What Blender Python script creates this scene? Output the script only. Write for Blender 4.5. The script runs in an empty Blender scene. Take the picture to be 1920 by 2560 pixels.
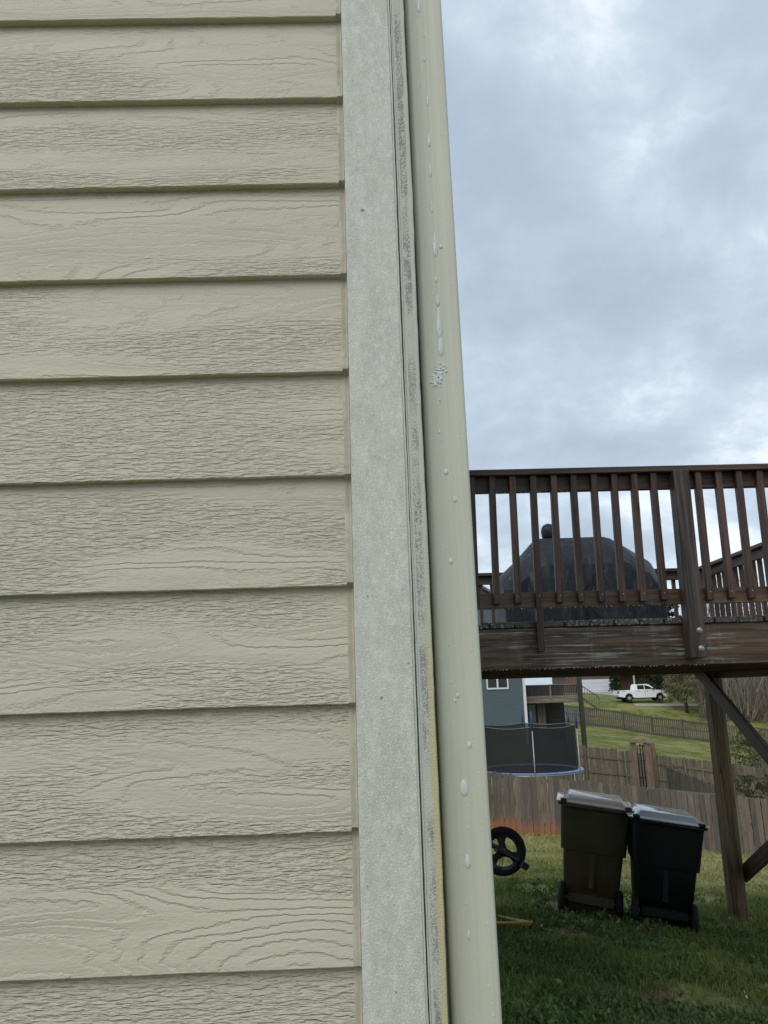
import bpy, math, random
import numpy as np
from mathutils import Vector, Matrix, Euler

R = math.radians
random.seed(7)
rng = np.random.default_rng(7)
scene = bpy.context.scene
col = scene.collection

# ------------------------------------------------------------------ camera
FPX = 1923.0                                   # focal length in photo pixels (1920 x 2560)
TH, PH, PS = R(13.2), 0.028, 0.02              # pitch up, roll, yaw
_c, _s = math.cos(TH), math.sin(TH)
FW = Vector((math.sin(PS)*_c, math.cos(PS)*_c, _s))
R0 = Vector((math.cos(PS), -math.sin(PS), 0))
U0 = R0.cross(FW)
RT = math.cos(PH)*R0 - math.sin(PH)*U0
UP = math.sin(PH)*R0 + math.cos(PH)*U0

def ray(px, py):
    return FW + RT*((px-960)/FPX) - UP*((py-1280)/FPX)

def at(px, py, y):
    d = ray(px, py)
    return d*(y/d.y)

cd = bpy.data.cameras.new('camera')
cam = bpy.data.objects.new('camera', cd)
col.objects.link(cam)
cam.matrix_world = Matrix(((RT.x, UP.x, -FW.x, 0), (RT.y, UP.y, -FW.y, 0), (RT.z, UP.z, -FW.z, 0), (0, 0, 0, 1)))
cd.sensor_fit = 'AUTO'
cd.sensor_width = 36
cd.lens = 36*FPX/2560
cd.clip_start = 0.05
cd.clip_end = 4000
scene.camera = cam

# ------------------------------------------------------------------ world: overcast sky
SUN_DIR = Vector((-0.40, -0.62, 0.68)).normalized()      # towards the sun
SUN_EL = math.asin(SUN_DIR.z)
SUN_AZ = math.atan2(SUN_DIR.x, SUN_DIR.y)
world = bpy.data.worlds.new('World')
scene.world = world
world.use_nodes = True
wn, wl = world.node_tree.nodes, world.node_tree.links
wn.clear()
w_out = wn.new('ShaderNodeOutputWorld')
w_mix = wn.new('ShaderNodeMixShader')
b_sky = wn.new('ShaderNodeBackground')
b_cld = wn.new('ShaderNodeBackground')
skyt = wn.new('ShaderNodeTexSky')
skyt.sky_type = 'NISHITA'
skyt.sun_disc = False
skyt.sun_elevation = SUN_EL
skyt.sun_rotation = SUN_AZ
wl.new(skyt.outputs[0], b_sky.inputs[0])
b_sky.inputs[1].default_value = 0.08
tc = wn.new('ShaderNodeTexCoord')
sep = wn.new('ShaderNodeSeparateXYZ')
wl.new(tc.outputs['Generated'], sep.inputs[0])
def wmath(op, a, b=None, clamp=False):
    n = wn.new('ShaderNodeMath'); n.operation = op; n.use_clamp = clamp
    for i, v in enumerate((a, b)):
        if v is None: continue
        if isinstance(v, (int, float)): n.inputs[i].default_value = v
        else: wl.new(v, n.inputs[i])
    return n.outputs[0]
zz = wmath('ADD', wmath('ABSOLUTE', sep.outputs[2]), 0.42)
comb = wn.new('ShaderNodeCombineXYZ')
wl.new(wmath('DIVIDE', sep.outputs[0], zz), comb.inputs[0])
wl.new(wmath('DIVIDE', sep.outputs[1], zz), comb.inputs[1])
def wnoise(scale, detail, rough, dist, off):
    mp = wn.new('ShaderNodeMapping'); mp.inputs['Location'].default_value = off
    wl.new(comb.outputs[0], mp.inputs[0])
    n = wn.new('ShaderNodeTexNoise'); n.inputs['Scale'].default_value = scale
    n.inputs['Detail'].default_value = detail; n.inputs['Roughness'].default_value = rough
    n.inputs['Distortion'].default_value = dist
    wl.new(mp.outputs[0], n.inputs['Vector'])
    return n.outputs['Fac']
n1 = wnoise(2.3, 4, 0.5, 0.3, (2.6, 7.7, 0))
n2 = wnoise(5.2, 8, 0.60, 0.2, (0.4, 6.2, 0))
cl = wmath('ADD', wmath('MULTIPLY', n1, 0.55), wmath('MULTIPLY', n2, 0.45))
ramp = wn.new('ShaderNodeValToRGB')
wl.new(cl, ramp.inputs[0])
ramp.color_ramp.interpolation = 'B_SPLINE'
e = ramp.color_ramp.elements
e[0].position = 0.37; e[0].color = (0.385, 0.465, 0.575, 1)
e[1].position = 0.475; e[1].color = (0.455, 0.545, 0.645, 1)
for p, c in ((0.545, (0.53, 0.635, 0.74, 1)), (0.595, (0.74, 0.82, 0.89, 1)), (0.655, (0.92, 0.96, 1.0, 1))):
    q = e.new(p); q.color = c
wl.new(ramp.outputs[0], b_cld.inputs[0])
b_cld.inputs[1].default_value = 0.90
w_mix.inputs[0].default_value = 0.94
wl.new(b_sky.outputs[0], w_mix.inputs[1])
wl.new(b_cld.outputs[0], w_mix.inputs[2])
wl.new(w_mix.outputs[0], w_out.inputs[0])

sl = bpy.data.lights.new('sun', 'SUN')
sl.energy = 1.25
sl.angle = R(45)
sl.color = (1.0, 0.95, 0.86)
sun = bpy.data.objects.new('sun', sl)
col.objects.link(sun)
sun.rotation_euler = SUN_DIR.to_track_quat('Z', 'Y').to_euler()

vs = scene.view_settings
vs.view_transform = 'Standard'
vs.look = 'None'
vs.exposure = 0.4
vs.gamma = 1
vs.use_curve_mapping = False
scene.cycles.use_denoising = True
scene.cycles.max_bounces = 6
scene.cycles.transparent_max_bounces = 12

# ------------------------------------------------------------------ material helpers
class NT:
    def __init__(s, name):
        s.m = bpy.data.materials.new(name); s.m.use_nodes = True
        s.t = s.m.node_tree; s.n = s.t.nodes; s.l = s.t.links
        s.b = s.n['Principled BSDF']
        s._tc = None; s._oi = None
    def put(s, sock, v):
        if isinstance(v, (int, float)): sock.default_value = v
        elif isinstance(v, (tuple, list)): sock.default_value = tuple(v) + ((1,) if len(v) == 3 and len(sock.default_value) == 4 else ())
        else: s.l.new(v, sock)
    def math(s, op, a, b=None, c=None, clamp=False):
        n = s.n.new('ShaderNodeMath'); n.operation = op; n.use_clamp = clamp
        for i, v in enumerate((a, b, c)):
            if v is not None: s.put(n.inputs[i], v)
        return n.outputs[0]
    def obj(s):
        if s._tc is None: s._tc = s.n.new('ShaderNodeTexCoord')
        return s._tc.outputs['Object']
    def info(s, k):
        if s._oi is None: s._oi = s.n.new('ShaderNodeObjectInfo')
        return s._oi.outputs[k]
    def vec(s, scale=(1, 1, 1), rnd=0.0, base=None):
        mp = s.n.new('ShaderNodeMapping')
        s.l.new(base or s.obj(), mp.inputs[0])
        mp.inputs['Scale'].default_value = scale
        if rnd:
            c = s.n.new('ShaderNodeCombineXYZ')
            r = s.info('Random')
            s.l.new(s.math('MULTIPLY', r, rnd), c.inputs[0])
            s.l.new(s.math('MULTIPLY', r, rnd*1.7), c.inputs[1])
            s.l.new(s.math('MULTIPLY', r, rnd*0.6), c.inputs[2])
            s.l.new(c.outputs[0], mp.inputs['Location'])
        return mp.outputs[0]
    def noise(s, v, scale=1.0, detail=3, rough=0.5, dist=0.0):
        n = s.n.new('ShaderNodeTexNoise'); s.l.new(v, n.inputs['Vector'])
        n.inputs['Scale'].default_value = scale; n.inputs['Detail'].default_value = detail
        n.inputs['Roughness'].default_value = rough; n.inputs['Distortion'].default_value = dist
        return n.outputs['Fac']
    def ramp(s, f, stops, interp='LINEAR'):
        n = s.n.new('ShaderNodeValToRGB'); s.l.new(f, n.inputs[0])
        n.color_ramp.interpolation = interp
        el = n.color_ramp.elements
        while len(el) < len(stops): el.new(0.5)
        for q, (p, c) in zip(el, stops):
            q.position = p
            q.color = (c, c, c, 1) if isinstance(c, (int, float)) else tuple(c)+(1,)
        return n.outputs[0]
    def mix(s, f, a, b, mode='MIX'):
        n = s.n.new('ShaderNodeMix'); n.data_type = 'RGBA'; n.blend_type = mode
        s.put(n.inputs[0], f); s.put(n.inputs[6], a); s.put(n.inputs[7], b)
        return n.outputs[2]
    def sepv(s, v=None):
        n = s.n.new('ShaderNodeSeparateXYZ'); s.l.new(v or s.obj(), n.inputs[0]); return n.outputs
    def smooth(s, x, a, b):
        n = s.n.new('ShaderNodeMapRange'); n.interpolation_type = 'SMOOTHSTEP'
        s.put(n.inputs[0], x); n.inputs[1].default_value = a; n.inputs[2].default_value = b
        return n.outputs[0]
    def bump(s, h, dist=0.002, strength=1.0, normal=None):
        n = s.n.new('ShaderNodeBump'); s.put(n.inputs['Height'], h)
        n.inputs['Distance'].default_value = dist; n.inputs['Strength'].default_value = strength
        if normal is not None: s.l.new(normal, n.inputs['Normal'])
        return n.outputs[0]
    def done(s, colr, rough=0.6, normal=None, spec=0.5, metal=0.0):
        s.put(s.b.inputs['Base Color'], colr); s.put(s.b.inputs['Roughness'], rough)
        s.b.inputs['Specular IOR Level'].default_value = spec
        s.b.inputs['Metallic'].default_value = metal
        if normal is not None: s.l.new(normal, s.b.inputs['Normal'])
        return s.m

def plain(name, c1, c2=None, scale=6.0, rough=0.6, bump=0.0, bscale=60.0, spec=0.4, metal=0.0):
    t = NT(name)
    c2 = c2 or tuple(v*0.75 for v in c1)
    f = t.noise(t.vec((1, 1, 1), 40), scale, 4, 0.6)
    colr = t.mix(t.smooth(f, 0.3, 0.7), c1, c2)
    nm = t.bump(t.noise(t.vec((1, 1, 1), 11), bscale, 3), bump) if bump else None
    return t.done(colr, rough, nm, spec, metal)

def wood(name, axis, dark, light, rough=0.7, knots=True, bump=0.0025, wet=None, tint=0.5, gs=1.0, spec=0.35):
    """weathered sawn timber; axis = long axis of the piece"""
    t = NT(name)
    a = {'x': 0, 'y': 1, 'z': 2}[axis]
    sc = [38*gs]*3; sc[a] = 1.6*gs
    sf = [150*gs]*3; sf[a] = 4*gs
    sb = [5]*3; sb[a] = 1.0
    warp = t.noise(t.vec(tuple(sb), 31), 1.0, 2)
    wv = t.n.new('ShaderNodeVectorMath'); wv.operation = 'SCALE'
    t.l.new(t.obj(), wv.inputs[0]); wv.inputs['Scale'].default_value = 1.0
    add = t.n.new('ShaderNodeVectorMath'); add.operation = 'ADD'
    t.l.new(wv.outputs[0], add.inputs[0])
    cw = t.n.new('ShaderNodeCombineXYZ')
    for i in range(3):
        if i != a: t.l.new(t.math('MULTIPLY', warp, 0.09), cw.inputs[i])
    t.l.new(cw.outputs[0], add.inputs[1])
    g = t.noise(t.vec(tuple(sc), 53, add.outputs[0]), 1.0, 4, 0.6)
    fine = t.noise(t.vec(tuple(sf), 17), 1.0, 2, 0.6)
    big = t.noise(t.vec(tuple(sb), 77), 0.7, 3)
    f = t.math('ADD', t.math('MULTIPLY', g, 0.6), t.math('MULTIPLY', fine, 0.4))
    colr = t.mix(t.smooth(f, 0.36, 0.64), dark, light)
    r = t.info('Random')
    shade = t.math('ADD', t.math('MULTIPLY', r, tint), 1-tint*0.5)
    shade = t.math('MULTIPLY', shade, t.math('ADD', t.math('MULTIPLY', big, 0.8), 0.6))
    sh = t.n.new('ShaderNodeCombineColor')
    for i in range(3): t.l.new(shade, sh.inputs[i])
    colr = t.mix(1.0, colr, sh.outputs[0], 'MULTIPLY')
    if knots:
        kv = [9]*3; kv[a] = 3.0
        v = t.n.new('ShaderNodeTexVoronoi'); t.l.new(t.vec(tuple(kv), 91), v.inputs['Vector']); v.inputs['Scale'].default_value = 1.0
        k = t.smooth(v.outputs['Distance'], 0.16, 0.05)
        colr = t.mix(t.math('MULTIPLY', k, 0.75), colr, tuple(x*0.35 for x in dark))
    if wet:
        wsc = [85]*3; wsc[a] = 3.0
        s1 = t.noise(t.vec(tuple(wsc), 13), 1.0, 3, 0.6)
        s2 = t.noise(t.vec((1.9, 1.9, 1.9), 29), 1.0, 4, 0.6)
        vv = [2.0]*3; vv[a] = 26
        s3 = t.noise(t.vec(tuple(vv), 5), 1.0, 2)
        k = t.math('MULTIPLY', t.smooth(s1, 0.55, 0.62), t.smooth(s2, 0.43, 0.57))
        k2 = t.math('MULTIPLY', t.smooth(s3, 0.56, 0.75), t.math('MULTIPLY', t.smooth(fine, 0.42, 0.6), t.smooth(s2, 0.4, 0.62)))
        kk = t.math('MAXIMUM', t.math('MULTIPLY', k, 0.75), t.math('MULTIPLY', k2, 0.55), clamp=True)
        colr = t.mix(kk, colr, wet)
    nm = t.bump(t.math('ADD', g, t.math('MULTIPLY', fine, 0.5)), bump)
    rr = t.math('ADD', t.math('MULTIPLY', big, 0.3), rough-0.15)
    return t.done(colr, rr, nm, spec)

# ------------------------------------------------------------------ mesh helpers
WL = {}          # world location of every placed object (translation only)
class MB:
    def __init__(s): s.v = []; s.f = []
    def add(s, vs_, fs_, T=None):
        o = len(s.v)
        s.v += [tuple(T @ Vector(p)) for p in vs_] if T else [tuple(p) for p in vs_]
        s.f += [tuple(i+o for i in f) for f in fs_]
        return s
    def box(s, x0, x1, y0, y1, z0, z1, ch=0.0, T=None):
        if ch <= 0:
            v = [(x, y, z) for z in (z0, z1) for y in (y0, y1) for x in (x0, x1)]
            return s.add(v, [(0, 2, 3, 1), (4, 5, 7, 6), (0, 1, 5, 4), (2, 6, 7, 3), (0, 4, 6, 2), (1, 3, 7, 5)], T)
        v = []; ix = {}
        for sx in (0, 1):
            for sy in (0, 1):
                for sz in (0, 1):
                    X, Y, Z = (x0, x1)[sx], (y0, y1)[sy], (z0, z1)[sz]
                    dx, dy, dz = (1, -1)[sx]*ch, (1, -1)[sy]*ch, (1, -1)[sz]*ch
                    ix[sx, sy, sz, 0] = len(v); v.append((X, Y+dy, Z+dz))
                    ix[sx, sy, sz, 1] = len(v); v.append((X+dx, Y, Z+dz))
                    ix[sx, sy, sz, 2] = len(v); v.append((X+dx, Y+dy, Z))
        fs_ = []
        q = ((0, 0), (1, 0), (1, 1), (0, 1))
        for s_ in (0, 1):
            fs_.append([ix[s_, a, b, 0] for a, b in q])
            fs_.append([ix[a, s_, b, 1] for a, b in q])
            fs_.append([ix[a, b, s_, 2] for a, b in q])
        for a in (0, 1):
            for b in (0, 1):
                fs_.append([ix[a, b, 0, 0], ix[a, b, 1, 0], ix[a, b, 1, 1], ix[a, b, 0, 1]])
                fs_.append([ix[a, 0, b, 0], ix[a, 1, b, 0], ix[a, 1, b, 2], ix[a, 0, b, 2]])
                fs_.append([ix[0, a, b, 1], ix[1, a, b, 1], ix[1, a, b, 2], ix[0, a, b, 2]])
                for c in (0, 1): fs_.append([ix[a, b, c, i] for i in range(3)])
        return s.add(v, fs_, T)
    def tube(s, pts, r, n=8, closed=False, cap=True):
        pts = [Vector(p) for p in pts]
        rs = r if isinstance(r, (list, tuple)) else [r]*len(pts)
        o = len(s.v); m = len(pts)
        prev = None
        for i, p in enumerate(pts):
            if closed: d = pts[(i+1) % m]-pts[i-1]
            else: d = pts[min(i+1, m-1)]-pts[max(i-1, 0)]
            d.normalize()
            if prev is None:
                a = Vector((0, 0, 1)) if abs(d.z) < 0.9 else Vector((1, 0, 0))
                u = d.cross(a).normalized()
            else:
                u = (prev-d*prev.dot(d)).normalized()
            prev = u
            w = d.cross(u)
            for k in range(n):
                t_ = 2*math.pi*k/n
                s.v.append(tuple(p+(u*math.cos(t_)+w*math.sin(t_))*rs[i]))
        for i in range(m if closed else m-1):
            j = (i+1) % m
            for k in range(n):
                k2 = (k+1) % n
                s.f.append((o+i*n+k, o+i*n+k2, o+j*n+k2, o+j*n+k))
        if cap and not closed:
            s.f.append(tuple(o+k for k in range(n))[::-1])
            s.f.append(tuple(o+(m-1)*n+k for k in range(n)))
        return s
    def lathe(s, prof, n=20, T=None, closed=False):
        """prof: (radius, z) list turned about z"""
        v = []; f = []
        m = len(prof)
        for r_, z_ in prof:
            for k in range(n):
                t_ = 2*math.pi*k/n
                v.append((r_*math.cos(t_), r_*math.sin(t_), z_))
        for i in range(m if closed else m-1):
            j = (i+1) % m
            for k in range(n):
                k2 = (k+1) % n
                f.append((i*n+k, i*n+k2, j*n+k2, j*n+k))
        if not closed:
            f.append(tuple(range(n))[::-1]); f.append(tuple((m-1)*n+k for k in range(n)))
        return s.add(v, f, T)
    def prism(s, out, a, b, axis='y', T=None):
        """2-D outline extruded along axis from a to b; outline is (x,z) for y, (y,z) for x, (x,y) for z"""
        def p3(p, t_):
            return {'y': (p[0], t_, p[1]), 'x': (t_, p[0], p[1]), 'z': (p[0], p[1], t_)}[axis]
        n = len(out)
        v = [p3(p, a) for p in out]+[p3(p, b) for p in out]
        f = [tuple(range(n)), tuple(range(n, 2*n))[::-1]]
        f += [(i, i+n, (i+1) % n+n, (i+1) % n) for i in range(n)]
        return s.add(v, f, T)
    def loft(s, secs, cap=True):
        """secs: list of equally long closed loops of 3-D points"""
        o = len(s.v); n = len(secs[0])
        for q in secs: s.v += [tuple(p) for p in q]
        for i in range(len(secs)-1):
            for k in range(n):
                k2 = (k+1) % n
                s.f.append((o+i*n+k, o+i*n+k2, o+(i+1)*n+k2, o+(i+1)*n+k))
        if cap:
            s.f.append(tuple(o+k for k in range(n))[::-1])
            s.f.append(tuple(o+(len(secs)-1)*n+k for k in range(n)))
        return s
    def mesh(s, name, smooth=False, origin=None):
        v = np.array(s.v, dtype=float)
        if origin is not None: v = v-np.array(origin)
        me = bpy.data.meshes.new(name)
        me.from_pydata(v.tolist(), [], s.f)
        import bmesh
        bm = bmesh.new(); bm.from_mesh(me)
        bmesh.ops.recalc_face_normals(bm, faces=bm.faces)
        bm.to_mesh(me); bm.free()
        if smooth is not False:
            me.polygons.foreach_set('use_smooth', [True]*len(me.polygons))
            if smooth is not True: me.set_sharp_from_angle(angle=R(smooth))
        return me
    def build(s, name, mat, parent=None, smooth=False, local=False, origin=None):
        """local=False: vertices are world coordinates; the origin goes to the middle of the piece"""
        if local:
            me = s.mesh(name, smooth)
            return place(name, me, mat, parent, (0, 0, 0), local=True)
        v = np.array(s.v, dtype=float)
        o = (v.min(0)+v.max(0))/2 if origin is None else np.array(origin, dtype=float)
        return place(name, s.mesh(name, smooth, o), mat, parent, tuple(o))

def place(name, me, mat, parent=None, loc=(0, 0, 0), rot=None, local=False):
    o = bpy.data.objects.new(name, me)
    col.objects.link(o)
    o.color = (0, 0, 0, 1)
    if mat and not me.materials: me.materials.append(mat)
    if parent is not None:
        o.parent = parent
        o.location = loc if local else tuple(a-b for a, b in zip(loc, WL.get(parent.name, (0, 0, 0))))
    else:
        o.location = loc
    if rot: o.rotation_euler = rot
    WL[o.name] = tuple(loc)
    return o

def tag(o, label=None, cat=None, group=None, kind=None):
    for k, v in (('label', label), ('category', cat), ('group', group), ('kind', kind)):
        if v: o[k] = v
    return o

def thing(name, label, cat, loc=(0, 0, 0), rot=None, group=None):
    o = bpy.data.objects.new(name, None)
    col.objects.link(o)
    o.empty_display_size = 0.2
    o.location = loc
    if rot: o.rotation_euler = rot
    WL[o.name] = tuple(loc)
    return tag(o, label, cat, group)

def copy_tree(o, parent=None):
    c = o.copy(); col.objects.link(c)
    if parent is not None: c.parent = parent
    for ch in o.children: copy_tree(ch, c)
    return c

def raw_mesh(name, verts, tris, mat, tint=None):
    """fast numpy mesh of triangles, optional per-face tint attribute"""
    me = bpy.data.meshes.new(name)
    verts = np.asarray(verts, dtype=np.float32); tris = np.asarray(tris, dtype=np.int32)
    me.vertices.add(len(verts)); me.vertices.foreach_set('co', verts.ravel())
    me.loops.add(tris.size); me.loops.foreach_set('vertex_index', tris.ravel())
    me.polygons.add(len(tris)); me.polygons.foreach_set('loop_start', np.arange(0, tris.size, 3, dtype=np.int32))
    if tint is not None:
        at_ = me.attributes.new('tint', 'FLOAT', 'FACE'); at_.data.foreach_set('value', np.asarray(tint, dtype=np.float32))
    me.update(calc_edges=True); me.validate()
    if mat: me.materials.append(mat)
    return me

# ------------------------------------------------------------------ terrain
def _z(px, py, y): return at(px, py, y).z
ROWS = [(-40, -1.3, -1.3), (0.0, -1.30, -1.42), (2.5, -1.46, -1.62), (5.2, -1.69, -1.86), (8, -1.99, -2.24),
        (21.5, _z(1230, 2077, 21.5), _z(1916, 2145, 21.5)), (28, -3.75, -5.0), (36, -3.9, -5.65), (50, -3.05, -6.0),
        (75, -3.25, -5.4), (88, -1.25, -1.9), (125, -0.75, -0.9), (260, 0.0, 0.5), (1600, 4, 4)]
_ry = np.array([r_[0] for r_ in ROWS]); _ra = np.array([r_[1] for r_ in ROWS]); _rb = np.array([r_[2] for r_ in ROWS])
def G(x, y):
    x = np.asarray(x, dtype=float); y = np.asarray(y, dtype=float)
    za = np.interp(y, _ry, _ra); zb = np.interp(y, _ry, _rb)
    yy = np.maximum(y, 3.0)
    t = np.clip((x-0.15*yy)/(0.33*yy), -0.7, 1.5)
    n = 0.035*np.sin(x*2.1+y*0.7)*np.sin(y*1.3-x*0.4)+0.02*np.sin(x*5.3-1)*np.sin(y*4.7+x)
    return za+(zb-za)*t+n*np.clip((y-3)/2, 0, 1)*np.clip((60-y)/30, 0, 1)
def g(x, y): return float(G(x, y))
def hit(px, py):
    d = ray(px, py); lo, hi = 0.5, 400.0
    t = 1.0
    while t < hi:
        p = d*t
        if p.z < g(p.x, p.y): break
        t *= 1.01
    return d*t

# ------------------------------------------------------------------ ground
def ground_mat():
    t = NT('lawn_soil')
    p = t.obj()
    big = t.noise(t.vec((0.35, 0.35, 0.35)), 1.0, 4, 0.6)
    mid = t.noise(t.vec((1.7, 1.7, 1.7)), 1.0, 5, 0.65)
    fin = t.noise(t.vec((22, 22, 22)), 1.0, 4, 0.7)
    grass = t.mix(t.smooth(t.math('ADD', t.math('MULTIPLY', mid, 0.6), t.math('MULTIPLY', fin, 0.4)), 0.35, 0.66), (0.12, 0.155, 0.04), (0.31, 0.31, 0.115))
    lush = t.mix(t.smooth(mid, 0.35, 0.65), (0.065, 0.105, 0.02), (0.19, 0.21, 0.06))
    far = t.smooth(t.sepv()[1], 24, 34)
    base = t.mix(far, grass, t.mix(t.smooth(big, 0.4, 0.62), lush, (0.26, 0.235, 0.09)))
    soil = t.mix(fin, (0.13, 0.09, 0.06), (0.25, 0.175, 0.115))
    inyard = t.smooth(t.sepv()[1], 21.6, 20.6)
    clay = t.mix(fin, (0.30, 0.10, 0.04), (0.42, 0.16, 0.07))
    near = t.smooth(t.sepv()[1], 9, 4)
    bare = t.math('MULTIPLY', t.smooth(t.math('ADD', mid, t.math('MULTIPLY', near, 0.07)), 0.56, 0.64), t.math('SUBTRACT', 1.0, far))
    base = t.mix(bare, base, soil)
    yb = t.sepv()[1]
    strip = t.math('MULTIPLY', t.smooth(yb, 18.6, 20.8), t.smooth(yb, 21.6, 21.2))
    cl = t.math('MULTIPLY', t.math('MULTIPLY', strip, t.smooth(t.sepv()[0], 0.8, 2.2)), t.smooth(t.math('ADD', mid, t.math('MULTIPLY', t.smooth(t.sepv()[0], 8, 3), 0.18)), 0.48, 0.6))
    base = t.mix(cl, base, clay)
    spot = t.math('MULTIPLY', t.smooth(big, 0.60, 0.64), t.math('MULTIPLY', t.smooth(mid, 0.5, 0.6), inyard))
    base = t.mix(spot, base, clay)
    nm = t.bump(t.math('ADD', fin, mid), 0.05)
    return t.done(base, 0.95, nm, 0.15)
ys = np.concatenate([np.linspace(-30, 2.4, 20), np.arange(2.5, 10, 0.09), np.arange(10, 24, 0.25), np.geomspace(24, 1500, 120)])
tt = np.concatenate([np.linspace(-3.0, -0.1, 24), np.linspace(-0.08, 0.62, 130), np.linspace(0.66, 3.2, 24)])
YY, TT = np.meshgrid(ys, tt, indexing='ij')
XX = TT*(np.maximum(YY, 0)+6.0)
ZZ = G(XX, YY)
nr, nc = YY.shape
gv = np.stack([XX.ravel(), YY.ravel(), ZZ.ravel()], 1)
ii = (np.arange(nr-1)[:, None]*nc+np.arange(nc-1)[None, :]).ravel()
gt = np.concatenate([np.stack([ii, ii+1, ii+nc+1], 1), np.stack([ii, ii+nc+1, ii+nc], 1)])
gme = raw_mesh('ground', gv, gt, ground_mat())
gme.polygons.foreach_set('use_smooth', [True]*len(gme.polygons))
tag(place('ground', gme, None), 'sloping back lawn with thin grass and patches of red clay', 'lawn', kind='structure')

# ------------------------------------------------------------------ the house: lap siding, corner boards
def siding_mat():
    t = NT('siding_paint')
    wx = 41.0
    # slow field whose contour lines are the cathedral grain
    f1 = t.noise(t.vec((1.5, 1.5, 10), wx), 1.0, 2, 0.45)
    jag = t.noise(t.vec((55, 55, 120), wx), 1.0, 3, 0.7)
    fld = t.math('ADD', t.math('MULTIPLY', f1, 17.0), t.math('MULTIPLY', jag, 0.9))
    saw = t.math('FRACT', fld)
    d1 = t.noise(t.vec((40, 40, 245), wx), 1.0, 2, 0.6, 0.35)
    d2 = t.noise(t.vec((60, 60, 420), wx), 1.0, 2, 0.6)
    cath = t.math('ADD', t.ramp(saw, [(0.0, 0.36), (0.22, 0.90), (0.50, 0.72), (0.82, 0.56), (1.0, 0.36)]), t.math('MULTIPLY', d2, 0.22))
    # short combed dashes
    dash = t.math('ADD', t.math('MULTIPLY', t.smooth(d1, 0.30, 0.70), 1.0), t.math('MULTIPLY', d2, 0.35))
    m = t.smooth(t.noise(t.vec((1.1, 1.1, 7.5), wx*1.3), 1.0, 2, 0.5), 0.465, 0.575)
    mx = t.n.new('ShaderNodeMix'); mx.data_type = 'FLOAT'
    t.put(mx.inputs[0], m); t.put(mx.inputs[2], dash); t.put(mx.inputs[3], cath)
    h = mx.outputs[0]
    v = t.n.new('ShaderNodeTexVoronoi'); t.l.new(t.vec((1.6, 1.6, 5.2), wx), v.inputs['Vector']); v.inputs['Scale'].default_value = 1.0
    blot = t.noise(t.vec((1.3, 1.3, 3.0), 9), 1.0, 4)
    base = t.mix(t.smooth(blot, 0.3, 0.7), (0.508, 0.474, 0.372), (0.485, 0.455, 0.36))
    base = t.mix(t.math('MULTIPLY', t.smooth(h, 0.35, 0.0), 0.02), base, (0.33, 0.31, 0.24))
    dirt = t.smooth(t.noise(t.vec((90, 90, 90), 3), 1.0, 2), 0.75, 0.80)
    base = t.mix(t.math('MULTIPLY', dirt, 0.25), base, (0.25, 0.23, 0.2))
    nm = t.bump(h, 0.0024, 1.0)
    return t.done(base, 0.55, nm, 0.3)
SID = siding_mat()
WY = 1.190                                   # reference plane of the wall
EXP = 0.1769
Z0 = at(848, 701, WY).z                      # a course line read from the photograph
def trim_mat():
    t = NT('trim_paint')
    n1_ = t.noise(t.vec((430, 430, 330)), 1.0, 3, 0.6)
    n2_ = t.noise(t.vec((40, 40, 9)), 1.0, 6, 0.7)
    n3_ = t.noise(t.vec((420, 420, 420)), 1.0, 2, 0.5)
    base = t.mix(t.smooth(n2_, 0.3, 0.7), (0.48, 0.485, 0.435), (0.56, 0.565, 0.51))
    base = t.mix(t.math('MULTIPLY', t.smooth(n1_, 0.56, 0.66), 0.8), base, (0.78, 0.79, 0.72))
    base = t.mix(t.math('MULTIPLY', t.smooth(n1_, 0.40, 0.30), 0.6), base, (0.30, 0.31, 0.31))
    mot = t.noise(t.vec((95, 95, 60)), 1.0, 5, 0.7)
    base = t.mix(t.math('MULTIPLY', t.smooth(mot, 0.50, 0.66), 0.55), base, (0.68, 0.69, 0.64))
    base = t.mix(t.math('MULTIPLY', t.smooth(mot, 0.46, 0.32), 0.40), base, (0.36, 0.365, 0.34))
    sp = t.smooth(t.noise(t.vec((60, 60, 60), 2), 1.0, 2), 0.74, 0.77)
    base = t.mix(t.math('MULTIPLY', sp, 0.7), base, (0.12, 0.12, 0.12))
    nm = t.bump(t.math('ADD', n1_, t.math('MULTIPLY', n3_, 0.4)), 0.0010)
    return t.done(base, 0.55, nm, 0.35)
TRIM = trim_mat()
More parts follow.
